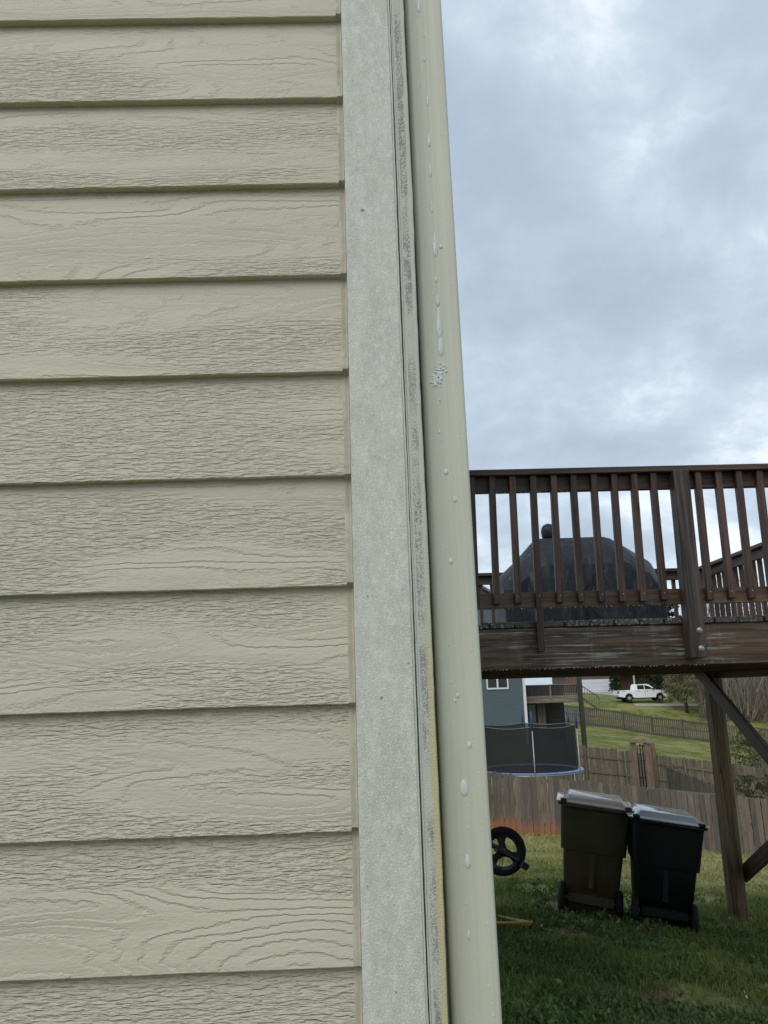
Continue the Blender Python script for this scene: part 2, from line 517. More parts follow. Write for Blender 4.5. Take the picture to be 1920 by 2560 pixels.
def mould_mat():
    t = NT('mildewed_edge')
    s_ = t.sepv()
    edge = t.noise(t.vec((120, 120, 14)), 1.0, 3)
    n1_ = t.noise(t.vec((330, 330, 330)), 1.0, 3, 0.65)
    n2_ = t.noise(t.vec((60, 60, 9)), 1.0, 3, 0.6)
    base = t.mix(n2_, (0.46, 0.46, 0.41), (0.54, 0.54, 0.48))
    # x runs 0.0 .. 0.022 from the sealant to the outer arris
    u = t.math('MULTIPLY', t.math('ADD', s_[0], 0.0125), 40.0)
    zone = t.math('MULTIPLY', t.smooth(u, 0.10, 0.22), t.smooth(t.math('ADD', u, t.math('MULTIPLY', t.math('SUBTRACT', edge, 0.5), 0.35)), 0.70, 0.58))
    dens = t.math('ADD', t.math('MULTIPLY', n1_, 0.75), t.math('MULTIPLY', n2_, 0.5))
    pat = t.noise(t.vec((3, 3, 5.5), 0), 1.0, 3, 0.6)
    pat2 = t.noise(t.vec((90, 90, 40), 0), 1.0, 3, 0.6)
    blk = t.math('MULTIPLY', t.math('MULTIPLY', zone, t.smooth(pat, 0.34, 0.58)), t.math('MULTIPLY', t.smooth(dens, 0.55, 0.65), t.smooth(pat2, 0.30, 0.50)))
    base = t.mix(t.math('MULTIPLY', blk, 0.72), base, (0.11, 0.11, 0.115))
    # yellow-green algae towards the arris on the lower half
    low = t.smooth(s_[2], 0.0, -0.42)
    yel = t.math('MULTIPLY', t.smooth(t.math('ADD', u, t.math('MULTIPLY', t.math('SUBTRACT', edge, 0.5), 0.25)), 0.50, 0.60), low)
    base = t.mix(t.math('MULTIPLY', yel, 0.95), base, t.mix(n1_, (0.40, 0.38, 0.20), (0.56, 0.53, 0.33)))
    return t.done(base, 0.7, t.bump(n1_, 0.0012), 0.3)
CAULK = plain('caulk', (0.47, 0.44, 0.35), (0.38, 0.36, 0.29), 30, 0.5, 0.0008, 120)
GREYC = plain('old_sealant', (0.52, 0.52, 0.47), (0.44, 0.44, 0.40), 25, 0.5, 0.0006, 150)
XE = -0.030                                   # left edge of the corner board
XS = 0.0600                                   # left face of side corner board
XO = 0.0865                                   # outer arris of the corner
HB, HT = 2.5, 3.4                             # depth (y) end and eave height of this wing
house = thing('house', 'beige lap-sided house corner with pale grey corner boards', 'house', (-1.5, 3.2, -1.45))
house.rotation_euler = (0, -0.0033, 0)             # the wall is a touch out of plumb
house.location.x += 0.0033*2.73
n_lo = int(math.floor((-1.45-Z0)/EXP)); n_hi = int((HT-Z0)/EXP)
def siding_mesh(k, x0, x1):
    """one clapboard, seen from the front: local x along the board"""
    m = MB()
    rr = random.Random(k)
    xs = np.arange(x0, x1+1e-6, 0.03); xs[-1] = x1
    jz = 0; pro = []
    ph = rr.uniform(0, 9)
    for x in xs:
        jz = 0.0006*math.sin(x*3.1+ph)+rr.uniform(-0.0005, 0.0005)
        pro.append([(x, WY-0.0105, jz+0.0012), (x, WY+0.0060, EXP+0.030), (x, WY+0.0145, EXP+0.030), (x, WY+0.0045, jz-0.0004), (x, WY-0.0095, jz)])
    m.loft(pro)
    return m
for k in range(n_lo, n_hi):
    m = siding_mesh(k, -3.7, XE-0.0105)
    z = Z0+k*EXP
    o = place('siding_board', m.mesh('siding_board', 40, (-1.7, WY, EXP/2)), SID, house, (-1.7, WY, z+EXP/2))
# side wall boards (along y, face +x)
sm = MB()
sm.box(-5, XS-0.012, WY+0.02, HB, -1.6, HT)
sm.build('wall_sheathing', plain('sheathing', (0.35, 0.32, 0.26)), house)
SIDY = SID
for k in range(n_lo, n_hi):
    z = Z0+k*EXP
    mm = MB().prism([(XS+0.004, 0.0), (XS-0.004, EXP+0.03), (XS-0.011, EXP+0.03), (XS-0.004, 0.0)], 0, HB-1.30)
    me = mm.mesh('side_siding_board', False, (XS, (HB-1.30)/2, EXP/2))
    place('side_siding_board', me, SIDY, house, (XS, 1.285+(HB-1.30)/2, z+EXP/2))
# roof: eave over the side wall, a simple pitched slab
rf = MB()
rf.prism([(0.36, HT-0.02), (0.36, HT+0.12), (-2.6, HT+1.7), (-5.7, HT+0.12), (-5.7, HT-0.02)], WY-0.35, HB+0.35)
rf.build('roof', plain('shingles', (0.09, 0.085, 0.08), None, 30, 0.9, 0.01, 40), house)
# corner boards
m = MB().box(XE, XS-0.0035, WY-0.0170, WY+0.016, -1.5, HT, 0.0015)
m.build('corner_board', TRIM, house)
m = MB()
zs = np.arange(-1.5, HT, 0.02)
for i, (x0, x1, pr) in enumerate(((XS-0.0045, XS-0.0005, 0.0158), (XS+0.0005, XS+0.0035, 0.0160))):
    pro = []
    for z in zs:
        w = 0.0007*math.sin(z*7+i*2)+random.uniform(-0.0003, 0.0003)
        pro.append([(x0, WY-pr+0.004, z), (x0+w+0.0008, WY-pr-0.0008, z), (x1+w-0.0006, WY-pr-0.0008, z), (x1, WY-pr+0.004, z)])
    m.loft(pro)
m.build('corner_sealant', GREYC, house, 60)
mm = MB(); pro = []
for z in zs:
    w = random.uniform(-0.0004, 0.0004)+0.0008*math.sin(z*2.3)*math.sin(z*9.1)
    pro.append([(XS+0.003, WY-0.0155, z), (XO-0.0015+w, WY-0.0155, z), (XO+w, WY-0.014, z), (XO, WY+0.086, z), (XS+0.003, WY+0.086, z)])
mm.loft(pro)
mm.build('side_corner_board', mould_mat(), house, 30, origin=(0.0755, WY, 0.3))
# bead of caulk between clapboard ends and the corner board, following every course
m = MB(); pro = []
for z in np.arange(-1.5, HT, 0.006):
    ph_ = ((z-Z0)/EXP) % 1.0
    yb = WY-0.0096+0.014*ph_
    w = random.uniform(-0.0009, 0.0009)+0.001*math.sin(z*23)
    pro.append([(XE-0.0128+w, yb+0.0004, z), (XE-0.0100+w*0.5, yb-0.0020, z), (XE-0.0040, yb-0.0006, z), (XE-0.0008, yb-0.0036, z), (XE+0.0006, yb, z), (XE, yb+0.012, z), (XE-0.012, yb+0.012, z)])
m.loft(pro)
m.build('caulk_bead', CAULK, house, 50)

# ------------------------------------------------------------------ downspout with water on it
def spout_mat():
    t = NT('downspout_enamel')
    st = t.noise(t.vec((220, 220, 1.2)), 1.0, 2, 0.5)
    bl = t.noise(t.vec((14, 14, 5)), 1.0, 4)
    base = t.mix(t.smooth(bl, 0.3, 0.7), (0.52, 0.525, 0.43), (0.55, 0.55, 0.455))
    base = t.mix(t.math('MULTIPLY', t.smooth(st, 0.5, 0.75), 0.30), base, (0.40, 0.41, 0.37))
    dr = t.smooth(t.noise(t.vec((120, 120, 70), 4), 1.0, 2), 0.76, 0.79)
    base = t.mix(t.math('MULTIPLY', dr, 0.5), base, (0.68, 0.69, 0.62))
    rg = t.math('ADD', t.math('MULTIPLY', t.smooth(st, 0.4, 0.7), -0.10), 0.42)
    return t.done(base, rg, t.bump(st, 0.0002), 0.5)
SPOUT = spout_mat()
DX0, DX1, DY0, DY1 = 0.0905, 0.1615, 1.212, 1.312
spout = thing('downspout', 'wet cream metal downspout running up the house corner', 'downspout', (0.126, 1.26, -1.45))
spout.rotation_euler = (0, -0.0052, 0)
spout.location.x += 0.0052*2.79
out = []
def arc(cx, cy, r_, a0, a1, n=7):
    return [(cx+r_*math.cos(R(a0+(a1-a0)*i/n)), cy+r_*math.sin(R(a0+(a1-a0)*i/n))) for i in range(n+1)]
rc = 0.010
out += arc(DX0+rc, DY0+rc, rc, 180, 270)
for gx in (0.36, 0.5, 0.64):
    x = DX0+(DX1-DX0)*gx
    out += [(x-0.006, DY0), (x-0.003, DY0+0.00025), (x+0.003, DY0+0.00025), (x+0.006, DY0)]
out += arc(DX1-0.006, DY0+0.006, 0.006, 270, 360, 4)
out += arc(DX1-rc, DY1-rc, rc, 0, 90)
out += arc(DX0+rc, DY1-rc, rc, 90, 180)
m = MB()
zz_ = [-1.35]+list(np.arange(-1.2, HT-0.1, 0.25))
m.loft([[(x, y, z) for x, y in out] for z in zz_])
m.build('pipe', SPOUT, spout, 35)
m = MB()
el = []
for i in range(7):
    a = R(90*i/6*0.75)
    cy_, cz_ = DY0-0.03, -1.36
    el.append([(x, cy_+(y-cy_)*math.cos(a), cz_-(y-cy_)*math.sin(a)) for x, y in out])
m.loft(el).build('elbow', SPOUT, spout, 35)
for z in (-0.62, 1.75, 3.6):
    m = MB().box(XO-0.002, DX0+0.001, DY0+0.02, DY0+0.05, z-0.015, z+0.015)
    m.build('strap', SPOUT, spout)
    MB().box(DX1-0.0005, DX1+0.0012, DY0+0.02, DY0+0.05, z-0.015, z+0.015).build('strap', SPOUT, spout)

def water_mat():
    t = NT('water')
    t.b.inputs['Transmission Weight'].default_value = 0.45
    t.b.inputs['IOR'].default_value = 1.33
    return t.done((0.92, 0.95, 0.95), 0.04, None, 0.6)
WATER = water_mat()
def blob(m, c, rx, rz, ry, n=8, tail=0.0):
    """flattened drop on the front face of the pipe; heavier at its foot"""
    v = []; f = []
    rings = 4
    for i in range(rings+1):
        a = math.pi/2*i/rings
        for k in range(n):
            t_ = 2*math.pi*k/n
            zz2 = math.sin(t_)
            wz = rz*(1+tail*max(0, zz2))
            wx_ = rx*(1-0.45*min(1, tail)*max(0, zz2))
            v.append((c[0]+wx_*math.cos(a)*math.cos(t_), c[1]-ry*math.sin(a), c[2]+wz*math.cos(a)*zz2))
    for i in range(rings):
        for k in range(n):
            f.append((i*n+k, i*n+(k+1) % n, (i+1)*n+(k+1) % n, (i+1)*n+k))
    m.add(v, f)
def on_pipe(px, py):
    return at(px, py, DY0)
wd = MB()
rd = random.Random(3)
for px, py, rx, rz, tl in [(1047, 18, .0048, .018, .3), (1060, 90, .002, .003, .5), (1061, 150, .0025, .005, .8), (1069, 255, .003, .012, .8),
        (1073, 355, .004, .014, .8), (1076, 430, .003, .014, .6), (1080, 520, .003, .012, .6), (1088, 620, .006, .022, .9), (1090, 700, .003, .006, .5),
        (1094, 755, .0045, .010, .8), (1098, 820, .007, .026, .9), (1102, 870, .0065, .02, .5), (1102, 617, .004, .005, .2), (1115, 1180, .0045, .006, .2), (1137, 1250, .0035, .005, .6),
        (1127, 1403, .0045, .006, .3), (1173, 1863, .004, .006, .2), (1160, 1972, .008, .014, .2), (1169, 2158, .006, .009, .8), (1171, 2340, .0028, .007, .6),
        (1100, 1000, .002, .004, .5), (1098, 1080, .0022, .004, .5), (1144, 1740, .003, .004, .4), (1137, 1752, .003, .003, .3)]:
    c = on_pipe(px, py); blob(wd, c, rx*0.8, rz*0.8, min(rx*0.55, 0.0022), 10, tl)
for i in range(190):
    py = rd.uniform(-50, 2600)
    u = rd.choice((rd.gauss(0.42, 0.05), rd.uniform(0.12, 0.95), rd.gauss(0.9, 0.03)))
    px = (1006+0.0453*py)+(94+0.0156*py)*min(max(u, 0.2), 0.84)
    r_ = rd.uniform(.0005, .0012)
    blob(wd, on_pipe(px, py), r_, r_*rd.uniform(1.0, 2.0), r_*0.6, 6, rd.random())
tag(wd.build('water_drops', WATER, None, True), 'clear water drops clinging to the cream downspout', 'water', kind='stuff')
fm = MB()
for i in range(110):
    a_ = rd.random()
    px, py = 1084+24*a_+rd.gauss(0, 6), 962-40*a_+rd.gauss(0, 8)
    r_ = rd.uniform(.0011, .0021)
    blob(fm, on_pipe(px, py), r_, r_, r_*1.2, 7)
tag(fm.build('soap_foam', plain('foam', (0.82, 0.85, 0.83), (0.72, 0.75, 0.73), 200, 0.35), None, True), 'small patch of white soap bubbles stuck on the downspout', 'foam')

# ------------------------------------------------------------------ wooden deck
DKD, DKL = (0.028, 0.017, 0.014), (0.105, 0.062, 0.047)
DWX = wood('deck_wood_x', 'x', DKD, DKL, 0.5, gs=0.8)
DWY = wood('deck_wood_y', 'y', DKD, DKL, 0.5, gs=0.8)
DWZ = wood('deck_wood_z', 'z', DKD, DKL, 0.5, gs=0.9)
RIMW = wood('rim_wood', 'x', (0.036, 0.023, 0.016), (0.145, 0.092, 0.058), 0.4, gs=0.6, wet=(0.36, 0.37, 0.36))
POSTW = wood('post_wood', 'z', (0.055, 0.035, 0.019), (0.25, 0.165, 0.09), 0.6, gs=0.7)
RPOST = wood('railing_post_wood', 'z', (0.034, 0.026, 0.023), (0.125, 0.098, 0.082), 0.55, gs=0.7)
BOLT = plain('bolt_steel', (0.45, 0.44, 0.40), (0.30, 0.28, 0.25), 60, 0.4, metal=0.6)
DF, DB, DL, DR = 4.45, 8.50, 0.10, 3.68          # front y, back y, left x, right x
ZT, ZR0 = 0.375, 0.108                           # deck surface, bottom of rim
RT_ = 1.265                                      # top of the cap rail
LEAN = 0.020                                     # uprights lean a little to the right
deck = thing('deck', 'dark stained raised wooden deck with baluster railing on tall posts', 'deck', (1.9, 6.5, g(1.9, 6.5)))
# joists, rim, beams
MB().box(DL, DR, DF, DF+0.038, ZR0, 0.337, 0.002).build('rim_joist', RIMW, deck)
MB().box(DL, DR, DB-0.038, DB, ZR0, 0.337, 0.002).build('rim_joist', DWX, deck)
y = DF+0.42
while y < DB-0.2:
    MB().box(DL, DR-0.04, y, y+0.038, ZR0+0.002, 0.336).build('joist', DWX, deck)
    y += 0.406
MB().box(DR-0.038, DR, DF+0.038, DB-0.038, ZR0, 0.337).build('rim_joist', DWY, deck)
for x in (0.42, 3.47):
    MB().box(x-0.04, x+0.04, DF+0.3, DB-0.15, 0.046, ZR0, 0.003).build('beam', DWY, deck)
# boards run away from the viewer, their ends overhang the rim
x = DL; i = 0
BM = [wood('board_wood', 'y', (0.030, 0.026, 0.022), (0.10, 0.085, 0.07), 0.45, gs=0.7, wet=(0.40, 0.42, 0.40))]
while x < DR-0.05:
    w = 0.139
    MB().box(x, x+w, DF-0.018+random.uniform(-0.006, 0.006), DB+0.015, 0.339, ZT+random.uniform(-0.002, 0.002), 0.004).build('deck_board', BM[0], deck)
    x += 0.1445
def lean_box(m, x0, x1, y0, y1, z0, z1, ch, zref, k=LEAN, ky=0.0):
    T = Matrix(((1, 0, k, -k*zref), (0, 1, ky, -ky*zref), (0, 0, 1, 0), (0, 0, 0, 1)))
    return m.box(x0, x1, y0, y1, z0, z1, ch, T)
# front railing
MB().box(DL, DR+0.02, DF-0.095, DF+0.045, RT_-0.036, RT_, 0.004).build('rail_cap', DWX, deck)
MB().box(DL, DR, DF-0.038, DF, RT_-0.127, RT_-0.037, 0.002).build('top_rail', DWX, deck)
RAILX = wood('rail_wood', 'x', (0.060, 0.036, 0.022), (0.17, 0.105, 0.065), 0.5, gs=0.6)
MB().box(DL, DR, DF-0.038, DF, 0.450, 0.539, 0.002).build('bottom_rail', RAILX, deck)
bal = [(1184, 1), (1236, 1), (1288, 1), (1340, 2), (1392, 1), (1443, 1), (1495, 1), (1546, 1), (1597, 1), (1647, 1), (1760, 1), (1813, 1), (1864, 1), (1917, 1), (1970, 1)]
bx = [(at(px, 1350, DF-0.06).x, k) for px, k in bal]
while bx[0][0] > DL+0.2: bx.insert(0, (bx[0][0]-0.127, 1))
while bx[-1][0] < DR-0.2: bx.append((bx[-1][0]+0.127, 1))
for x, k in bx:
    zb = 0.470 if k == 1 else 0.205
    m = lean_box(MB(), x-0.019, x+0.019, DF-0.077, DF-0.0385, zb+random.uniform(-0.006, 0.006), RT_-0.0365, 0.003, 0.92, LEAN+random.uniform(-0.005, 0.005))
    b_ = m.build('baluster', DWZ, deck)
    if k == 2: b_['label'] = 'longer baluster reaching down over the rim joist'
    s_ = MB().lathe([(0.0035, 0), (0.0035, 0.002), (0.001, 0.003)], 8, Matrix.Translation((x+LEAN*-0.4, DF-0.0772, 0.512)) @ Matrix.Rotation(R(90), 4, 'X'))
    s_.build('screw', BOLT, b_)
def rail_post(px, pyc, label=None):
    x = at(px, pyc, DF-0.05).x
    m = lean_box(MB(), x-0.046, x+0.046, DF-0.092, DF-0.0005 if False else DF-0.0385, RT_-0.5, RT_-0.0365, 0.004, 0.9)
    m = MB()
    lean_box(m, x-0.046, x+0.046, DF-0.128, DF-0.0388, 0.140, RT_-0.036, 0.005, 0.75)
    p_ = m.build('railing_post', RPOST, deck)
    for dz in (0.190, 0.290):
        b_ = MB().lathe([(0.018, 0), (0.018, 0.004), (0.012, 0.010), (0.004, 0.013)], 12, Matrix.Translation((x+0.012+LEAN*(dz-0.75), DF-0.128, dz)) @ Matrix.Rotation(R(90), 4, 'X'))
        b_.build('bolt', BOLT, p_, 40)
    return x
PX = rail_post(1712, 1400)
rail_post(2590, 1400)
# right-hand railing, seen beyond
MB().box(DR-0.045, DR+0.095, DF+0.045, DB+0.05, RT_-0.037, RT_-0.001, 0.004).build('rail_cap', DWY, deck)
MB().box(DR, DR+0.038, DF, DB, RT_-0.127, RT_-0.038, 0.002).build('top_rail', DWY, deck)
MB().box(DR, DR+0.038, DF, DB, 0.450, 0.539, 0.002).build('bottom_rail', DWY, deck)
y = DF+0.12
while y < DB:
    m = lean_box(MB(), DR+0.039, DR+0.077, y-0.019, y+0.019, 0.24, RT_-0.039, 0.003, 0.9, 0.012)
    m.build('baluster', DWZ, deck)
    y += 0.128
for y in (DB-0.05, 6.4):
    MB().box(DR-0.02-0.07, DR-0.0005, y-0.045, y+0.045, 0.39, RT_-0.039, 0.004).build('railing_post', RPOST, deck)
# back railing
MB().box(DL, DR-0.05, DB-0.045, DB+0.095, RT_-0.038, RT_-0.002, 0.004).build('rail_cap', DWX, deck)
MB().box(DL, DR, DB+0.001, DB+0.039, RT_-0.127, RT_-0.040, 0.002).build('top_rail', DWX, deck)
MB().box(DL, DR, DB+0.001, DB+0.039, 0.450, 0.539, 0.002).build('bottom_rail', DWX, deck)
x = 0.2
while x < DR:
    m = lean_box(MB(), x-0.019, x+0.019, DB+0.040, DB+0.078, 0.24, RT_-0.041, 0.003, 0.9, 0.012)
    m.build('baluster', DWZ, deck)
    x += 0.128
# support posts with cross braces along the right edge
pb = at(1850, 2310, 8.0)
SX = 3.455
for x, y in ((SX, 8.0), (SX, 5.05), (0.42, 8.0), (0.42, 5.05)):
    m = lean_box(MB(), x-0.07, x+0.07, y-0.07, y+0.07, g(x, y)-0.15, 0.045, 0.006, -1.0, 0.012)
    m.build('support_post', POSTW, deck)
def strut(a, b, w, th, name):
    a, b = Vector(a), Vector(b)
    d = (b-a); L = d.length; d.normalize()
    n = Vector((1, 0, 0)); v = d.cross(n).normalized()
    T = Matrix(((n.x, v.x, d.x, a.x), (n.y, v.y, d.y, a.y), (n.z, v.z, d.z, a.z), (0, 0, 0, 1)))
    me = MB().box(-th/2, th/2, -w/2, w/2, -L/2, L/2, 0.003).mesh(name)
    o = place(name, me, DWZ, deck, tuple((a+b)/2))
    o.rotation_euler = T.to_euler()
    return o
strut((SX-0.095, 8.08, 0.15), (SX-0.095, 5.0, -1.72), 0.14, 0.038, 'brace')
strut((SX+0.093, 8.03, -1.82), (SX+0.093, 4.98, -0.13), 0.14, 0.038, 'brace')

dr = MB()
rdp = random.Random(11)
for zl, yl, x0, x1 in ((0.449, DF-0.034, 0.55, 2.0), (ZR0-0.001, DF+0.004, 0.55, 1.9), (RT_-0.128, DF-0.034, 0.6, 1.2)):
    x = x0
    while x < x1:
        r_ = rdp.uniform(0.0022, 0.0042)
        if rdp.random() < 0.8: dr.lathe([(0.0004, -1.3*r_), (0.7*r_, -1.0*r_), (r_, -0.3*r_), (0.8*r_, 0.3*r_), (0.3*r_, 0.8*r_)], 6, Matrix.Translation((x, yl, zl)))
        x += rdp.uniform(0.012, 0.035)
tag(dr.build('rain_drips', WATER, None, True), 'row of water drops hanging under the deck rails', 'water', kind='stuff')

# ------------------------------------------------------------------ covered grill on the deck
def cover_mat():
    t = NT('vinyl_cover')
    n1_ = t.noise(t.vec((5, 5, 5)), 1.0, 4)
    n2_ = t.noise(t.vec((26, 26, 9)), 1.0, 4, 0.65)
    base = t.mix(t.smooth(n1_, 0.3, 0.7), (0.007, 0.009, 0.013), (0.013, 0.016, 0.021))
    base = t.mix(t.math('MULTIPLY', t.smooth(n2_, 0.60, 0.75), 0.35), base, (0.25, 0.26, 0.25))
    nm = t.bump(t.noise(t.vec((9, 9, 3.5)), 1.0, 3, 0.6, 0.6), 0.03, 0.8)
    return t.done(base, t.math('ADD', t.math('MULTIPLY', n1_, 0.3), 0.30), nm, 0.32)
COVER = cover_mat()
GY = 6.75
grill = thing('grill', 'barbecue grill under a black vinyl cover on the deck', 'grill', tuple(at(1458, 1560, GY+0.3)[i] if i < 2 else ZT for i in range(3)))
prof = [(1258, 1452), (1262, 1440), (1300, 1405), (1345, 1356), (1362, 1347), (1440, 1345), (1520, 1342), (1540, 1346), (1580, 1368), (1640, 1402), (1650, 1412), (1654, 1440)]
xs_, hs_ = [], []
for px, py in prof:
    p = at(px, py, GY+0.35); xs_.append(at(px, py, GY+0.08).x); hs_.append(p.z)
xg = np.linspace(xs_[0], xs_[-1], 130)
hg = np.interp(xg, xs_, hs_)
mpf = [(1258, 1470), (1285, 1452), (1320, 1425), (1362, 1399), (1540, 1396), (1585, 1414), (1625, 1436), (1654, 1458)]
mx_ = [at(px, py, GY+0.08).x for px, py in mpf]; mz_ = [at(px, py, GY+0.03).z for px, py in mpf]
secs = []
rs_ = random.Random(5)
ph = [rs_.uniform(0, 6) for _ in range(8)]
xm = (xs_[0]+xs_[-1])/2; hw = (xs_[-1]-xs_[0])/2
for x, h in zip(xg, hg):
    e_ = abs(x-xm)/hw
    top = h; mid = min(h-0.03, float(np.interp(x, mx_, mz_)))
    fold = lambda s_, k: 0.020*math.sin(x*9+ph[k]+0.8*math.sin(x*3.1))*s_+0.014*math.sin(x*21+ph[k+1]+math.sin(x*5))*s_+0.006*math.sin(x*47+ph[k+2])*s_
    flare = 0.03
    sq = 0.06*max(0, e_-0.85)/0.15
    P = [(x, GY-flare+sq+fold(1.6, 0), ZT+0.03+0.01*math.sin(x*17)),
         (x, GY-0.015+sq+fold(1.2, 0), ZT+0.25), (x, GY+sq+fold(0.8, 1), ZT+0.48),
         (x, GY+0.01+sq+fold(0.4, 2), mid-0.05), (x, GY+0.035+sq, mid),
         (x, GY+0.16+sq*0.5+fold(0.2, 3), (mid+top)/2+0.012), (x, GY+0.27, top-0.012), (x, GY+0.35, top),
         (x, GY+0.55, top-0.02), (x, GY+0.66-sq, top-0.12), (x, GY+0.70-sq, ZT+0.45), (x, GY+0.73-sq+fold(1, 3), ZT+0.03)]
    secs.append(P)
m = MB().loft(secs)
cv = m.build('cover', COVER, grill, 26)
c = at(1371, 1329, GY+0.4)
m = MB().lathe([(0.012, -0.10), (0.046, -0.085), (0.066, -0.05), (0.072, 0.0), (0.064, 0.035), (0.045, 0.062), (0.015, 0.075)], 16, Matrix.Translation(c))
m.build('chimney_cap', COVER, grill, True)
MB().tube([(c.x, c.y, c.z-0.08), (c.x+0.005, c.y+0.01, c.z-0.2)], 0.03, 10).build('chimney_pipe', COVER, grill, True)
# corner of a green table further along the deck
tp = at(1930, 1538, 6.6)
table = thing('patio_table', 'green plastic patio table at the deck railing', 'table', (tp.x+0.28, 6.85, ZT))
GRN = plain('green_plastic', (0.10, 0.22, 0.17), (0.08, 0.18, 0.14), 8, 0.35)
tz = tp.z
MB().box(tp.x-0.09, tp.x+0.62, 6.55, 7.15, tz-0.03, tz+0.0, 0.008).build('table_top', GRN, table)
for x in (tp.x+0.0, tp.x+0.53):
    for y in (6.63, 7.07):
        MB().box(x-0.02, x+0.02, y-0.02, y+0.02, ZT, tz-0.031, 0.003).build('leg', GRN, table)

# ------------------------------------------------------------------ wheeled bins
def bin_mat(name, c, dust_or_sheen):
    t = NT(name)
    n1_ = t.noise(t.vec((4, 4, 4), 8), 1.0, 4)
    n2_ = t.noise(t.vec((60, 60, 60), 8), 1.0, 3)
    base = t.mix(t.math('MULTIPLY', t.smooth(n1_, 0.42, 0.75), 0.5), c, dust_or_sheen)
    return t.done(base, t.math('ADD', t.math('MULTIPLY', n1_, 0.25), 0.38), t.bump(n2_, 0.0006), 0.28)
RUB = plain('black_rubber', (0.010, 0.010, 0.012), (0.014, 0.014, 0.016), 30, 0.75, 0.001, 90, spec=0.2)
def make_bin(name, label, base_px, yaw, lean, pitch, body, lid, hgt=1.0, scl=1.0):
    b0 = hit(*base_px)
    t = thing(name, label, 'bin', tuple(b0))
    t.scale = (scl, scl, scl)
    t.rotation_euler = (Matrix.Rotation(R(lean), 4, 'Y') @ Matrix.Rotation(R(pitch), 4, 'X') @ Matrix.Rotation(R(yaw), 4, 'Z')).to_euler()
    def rect(w0, y0, y1, z, r_=0.035, notch=0.0):
        w_ = w0/2
        pts = []
        for cx, cy, a0 in ((w_-r_, y0+r_, -90), (w_-r_, y1-r_, 0), (-w_+r_, y1-r_, 90), (-w_+r_, y0+r_, 180)):
            for i in range(4): pts.append((cx+r_*math.cos(R(a0+30*i)), cy+r_*math.sin(R(a0+30*i)), z))
        return pts
    H = hgt
    m = MB()
    m.loft([rect(0.46, 0.06, 0.56, 0.03), rect(0.47, 0.05, 0.57, 0.06), rect(0.50, 0.02, 0.60, 0.22), rect(0.52, -0.03, 0.61, 0.30), rect(0.555, -0.05, 0.63, 0.56*H),
            rect(0.60, -0.075, 0.66, 0.565*H), rect(0.605, -0.08, 0.665, 0.60*H), rect(0.655, -0.10, 0.71, 0.955*H), rect(0.70, -0.13, 0.745, 0.96*H), rect(0.71, -0.135, 0.75, 0.985*H)])
    bo = m.build('body', body, t, 40, local=True)
    # ribs and axle housing on the hinge side
    m = MB().box(-0.025, 0.025, -0.052, -0.01, 0.25, 0.555*H, 0.006); m.build('rib', body, bo, local=True)
    m = MB().box(-0.22, 0.22, -0.03, 0.10, 0.10, 0.19, 0.012); m.build('axle_housing', body, bo, local=True)
    for s_ in (-1, 1):
        T = Matrix.Translation((s_*0.265, 0.02, 0.135)) @ Matrix.Rotation(R(90), 4, 'Y')
        w_ = MB().lathe([(0.05, -0.028), (0.115, -0.028), (0.133, -0.016), (0.136, 0), (0.133, 0.016), (0.115, 0.028), (0.05, 0.028)], 24, T).build('wheel', RUB, t, 35, local=True)
        MB().lathe([(0.02, -0.036), (0.055, -0.030), (0.055, 0.030), (0.02, 0.036)], 14, T).build('hub', RUB, w_, 35, local=True)
    MB().tube([(-0.25, 0.03, 0.135), (0.25, 0.03, 0.135)], 0.012, 8).build('axle', BOLT, t, local=True)
    # lid: flange, raised panel, hinge lugs, grab handle
    TL = Matrix.Translation((0, -0.13, 0.992*H)) @ Matrix.Rotation(R(0.5), 4, 'X')
    m = MB()
    def tr(pts, dy=0): return [tuple(TL @ Vector((p[0], p[1]+0.13, p[2]))) for p in pts]
    m.loft([tr(rect(0.735, -0.14, 0.765, -0.007)), tr(rect(0.745, -0.145, 0.77, 0.0)), tr(rect(0.735, -0.14, 0.762, 0.007)), tr(rect(0.62, -0.08, 0.70, 0.010)),
            tr(rect(0.60, -0.07, 0.69, 0.014)), tr(rect(0.52, 0.0, 0.66, 0.060, 0.03)), tr(rect(0.50, 0.015, 0.645, 0.063, 0.03))])
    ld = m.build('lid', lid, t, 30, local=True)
    for s_ in (-0.30, 0.30):
        mm_ = MB().box(s_-0.03, s_+0.03, -0.155, -0.06, 0.985*H, 1.02*H, 0.008); mm_.build('hinge', body, ld, local=True)
    MB().tube([(-0.30, -0.10, 0.955*H), (-0.30, -0.175, 0.965*H), (0.30, -0.175, 0.965*H), (0.30, -0.10, 0.955*H)], 0.013, 8).build('handle', body, t, True, local=True)
    return t
LIDB = bin_mat('brown_lid_sky_sheen', (0.64, 0.53, 0.45), (0.70, 0.61, 0.53)); LIDB.node_tree.nodes['Principled BSDF'].inputs['Coat Weight'].default_value = 0.6  # sky reflection on the wet lid is put into this pale base colour
LIDK = bin_mat('black_lid_sky_sheen', (0.58, 0.61, 0.62), (0.66, 0.68, 0.68)); LIDK.node_tree.nodes['Principled BSDF'].inputs['Coat Weight'].default_value = 0.8  # not the lid's own colour: reflected sky painted in as pale grey
make_bin('wheeled_bin', 'olive brown wheeled rubbish bin with wet lid coloured pale as sky sheen, on the lawn beside the black bin', (1474, 2292), -14, 8.5, -0.8, bin_mat('brown_plastic', (0.052, 0.042, 0.022), (0.085, 0.070, 0.042)), LIDB, 1.01, 0.96)
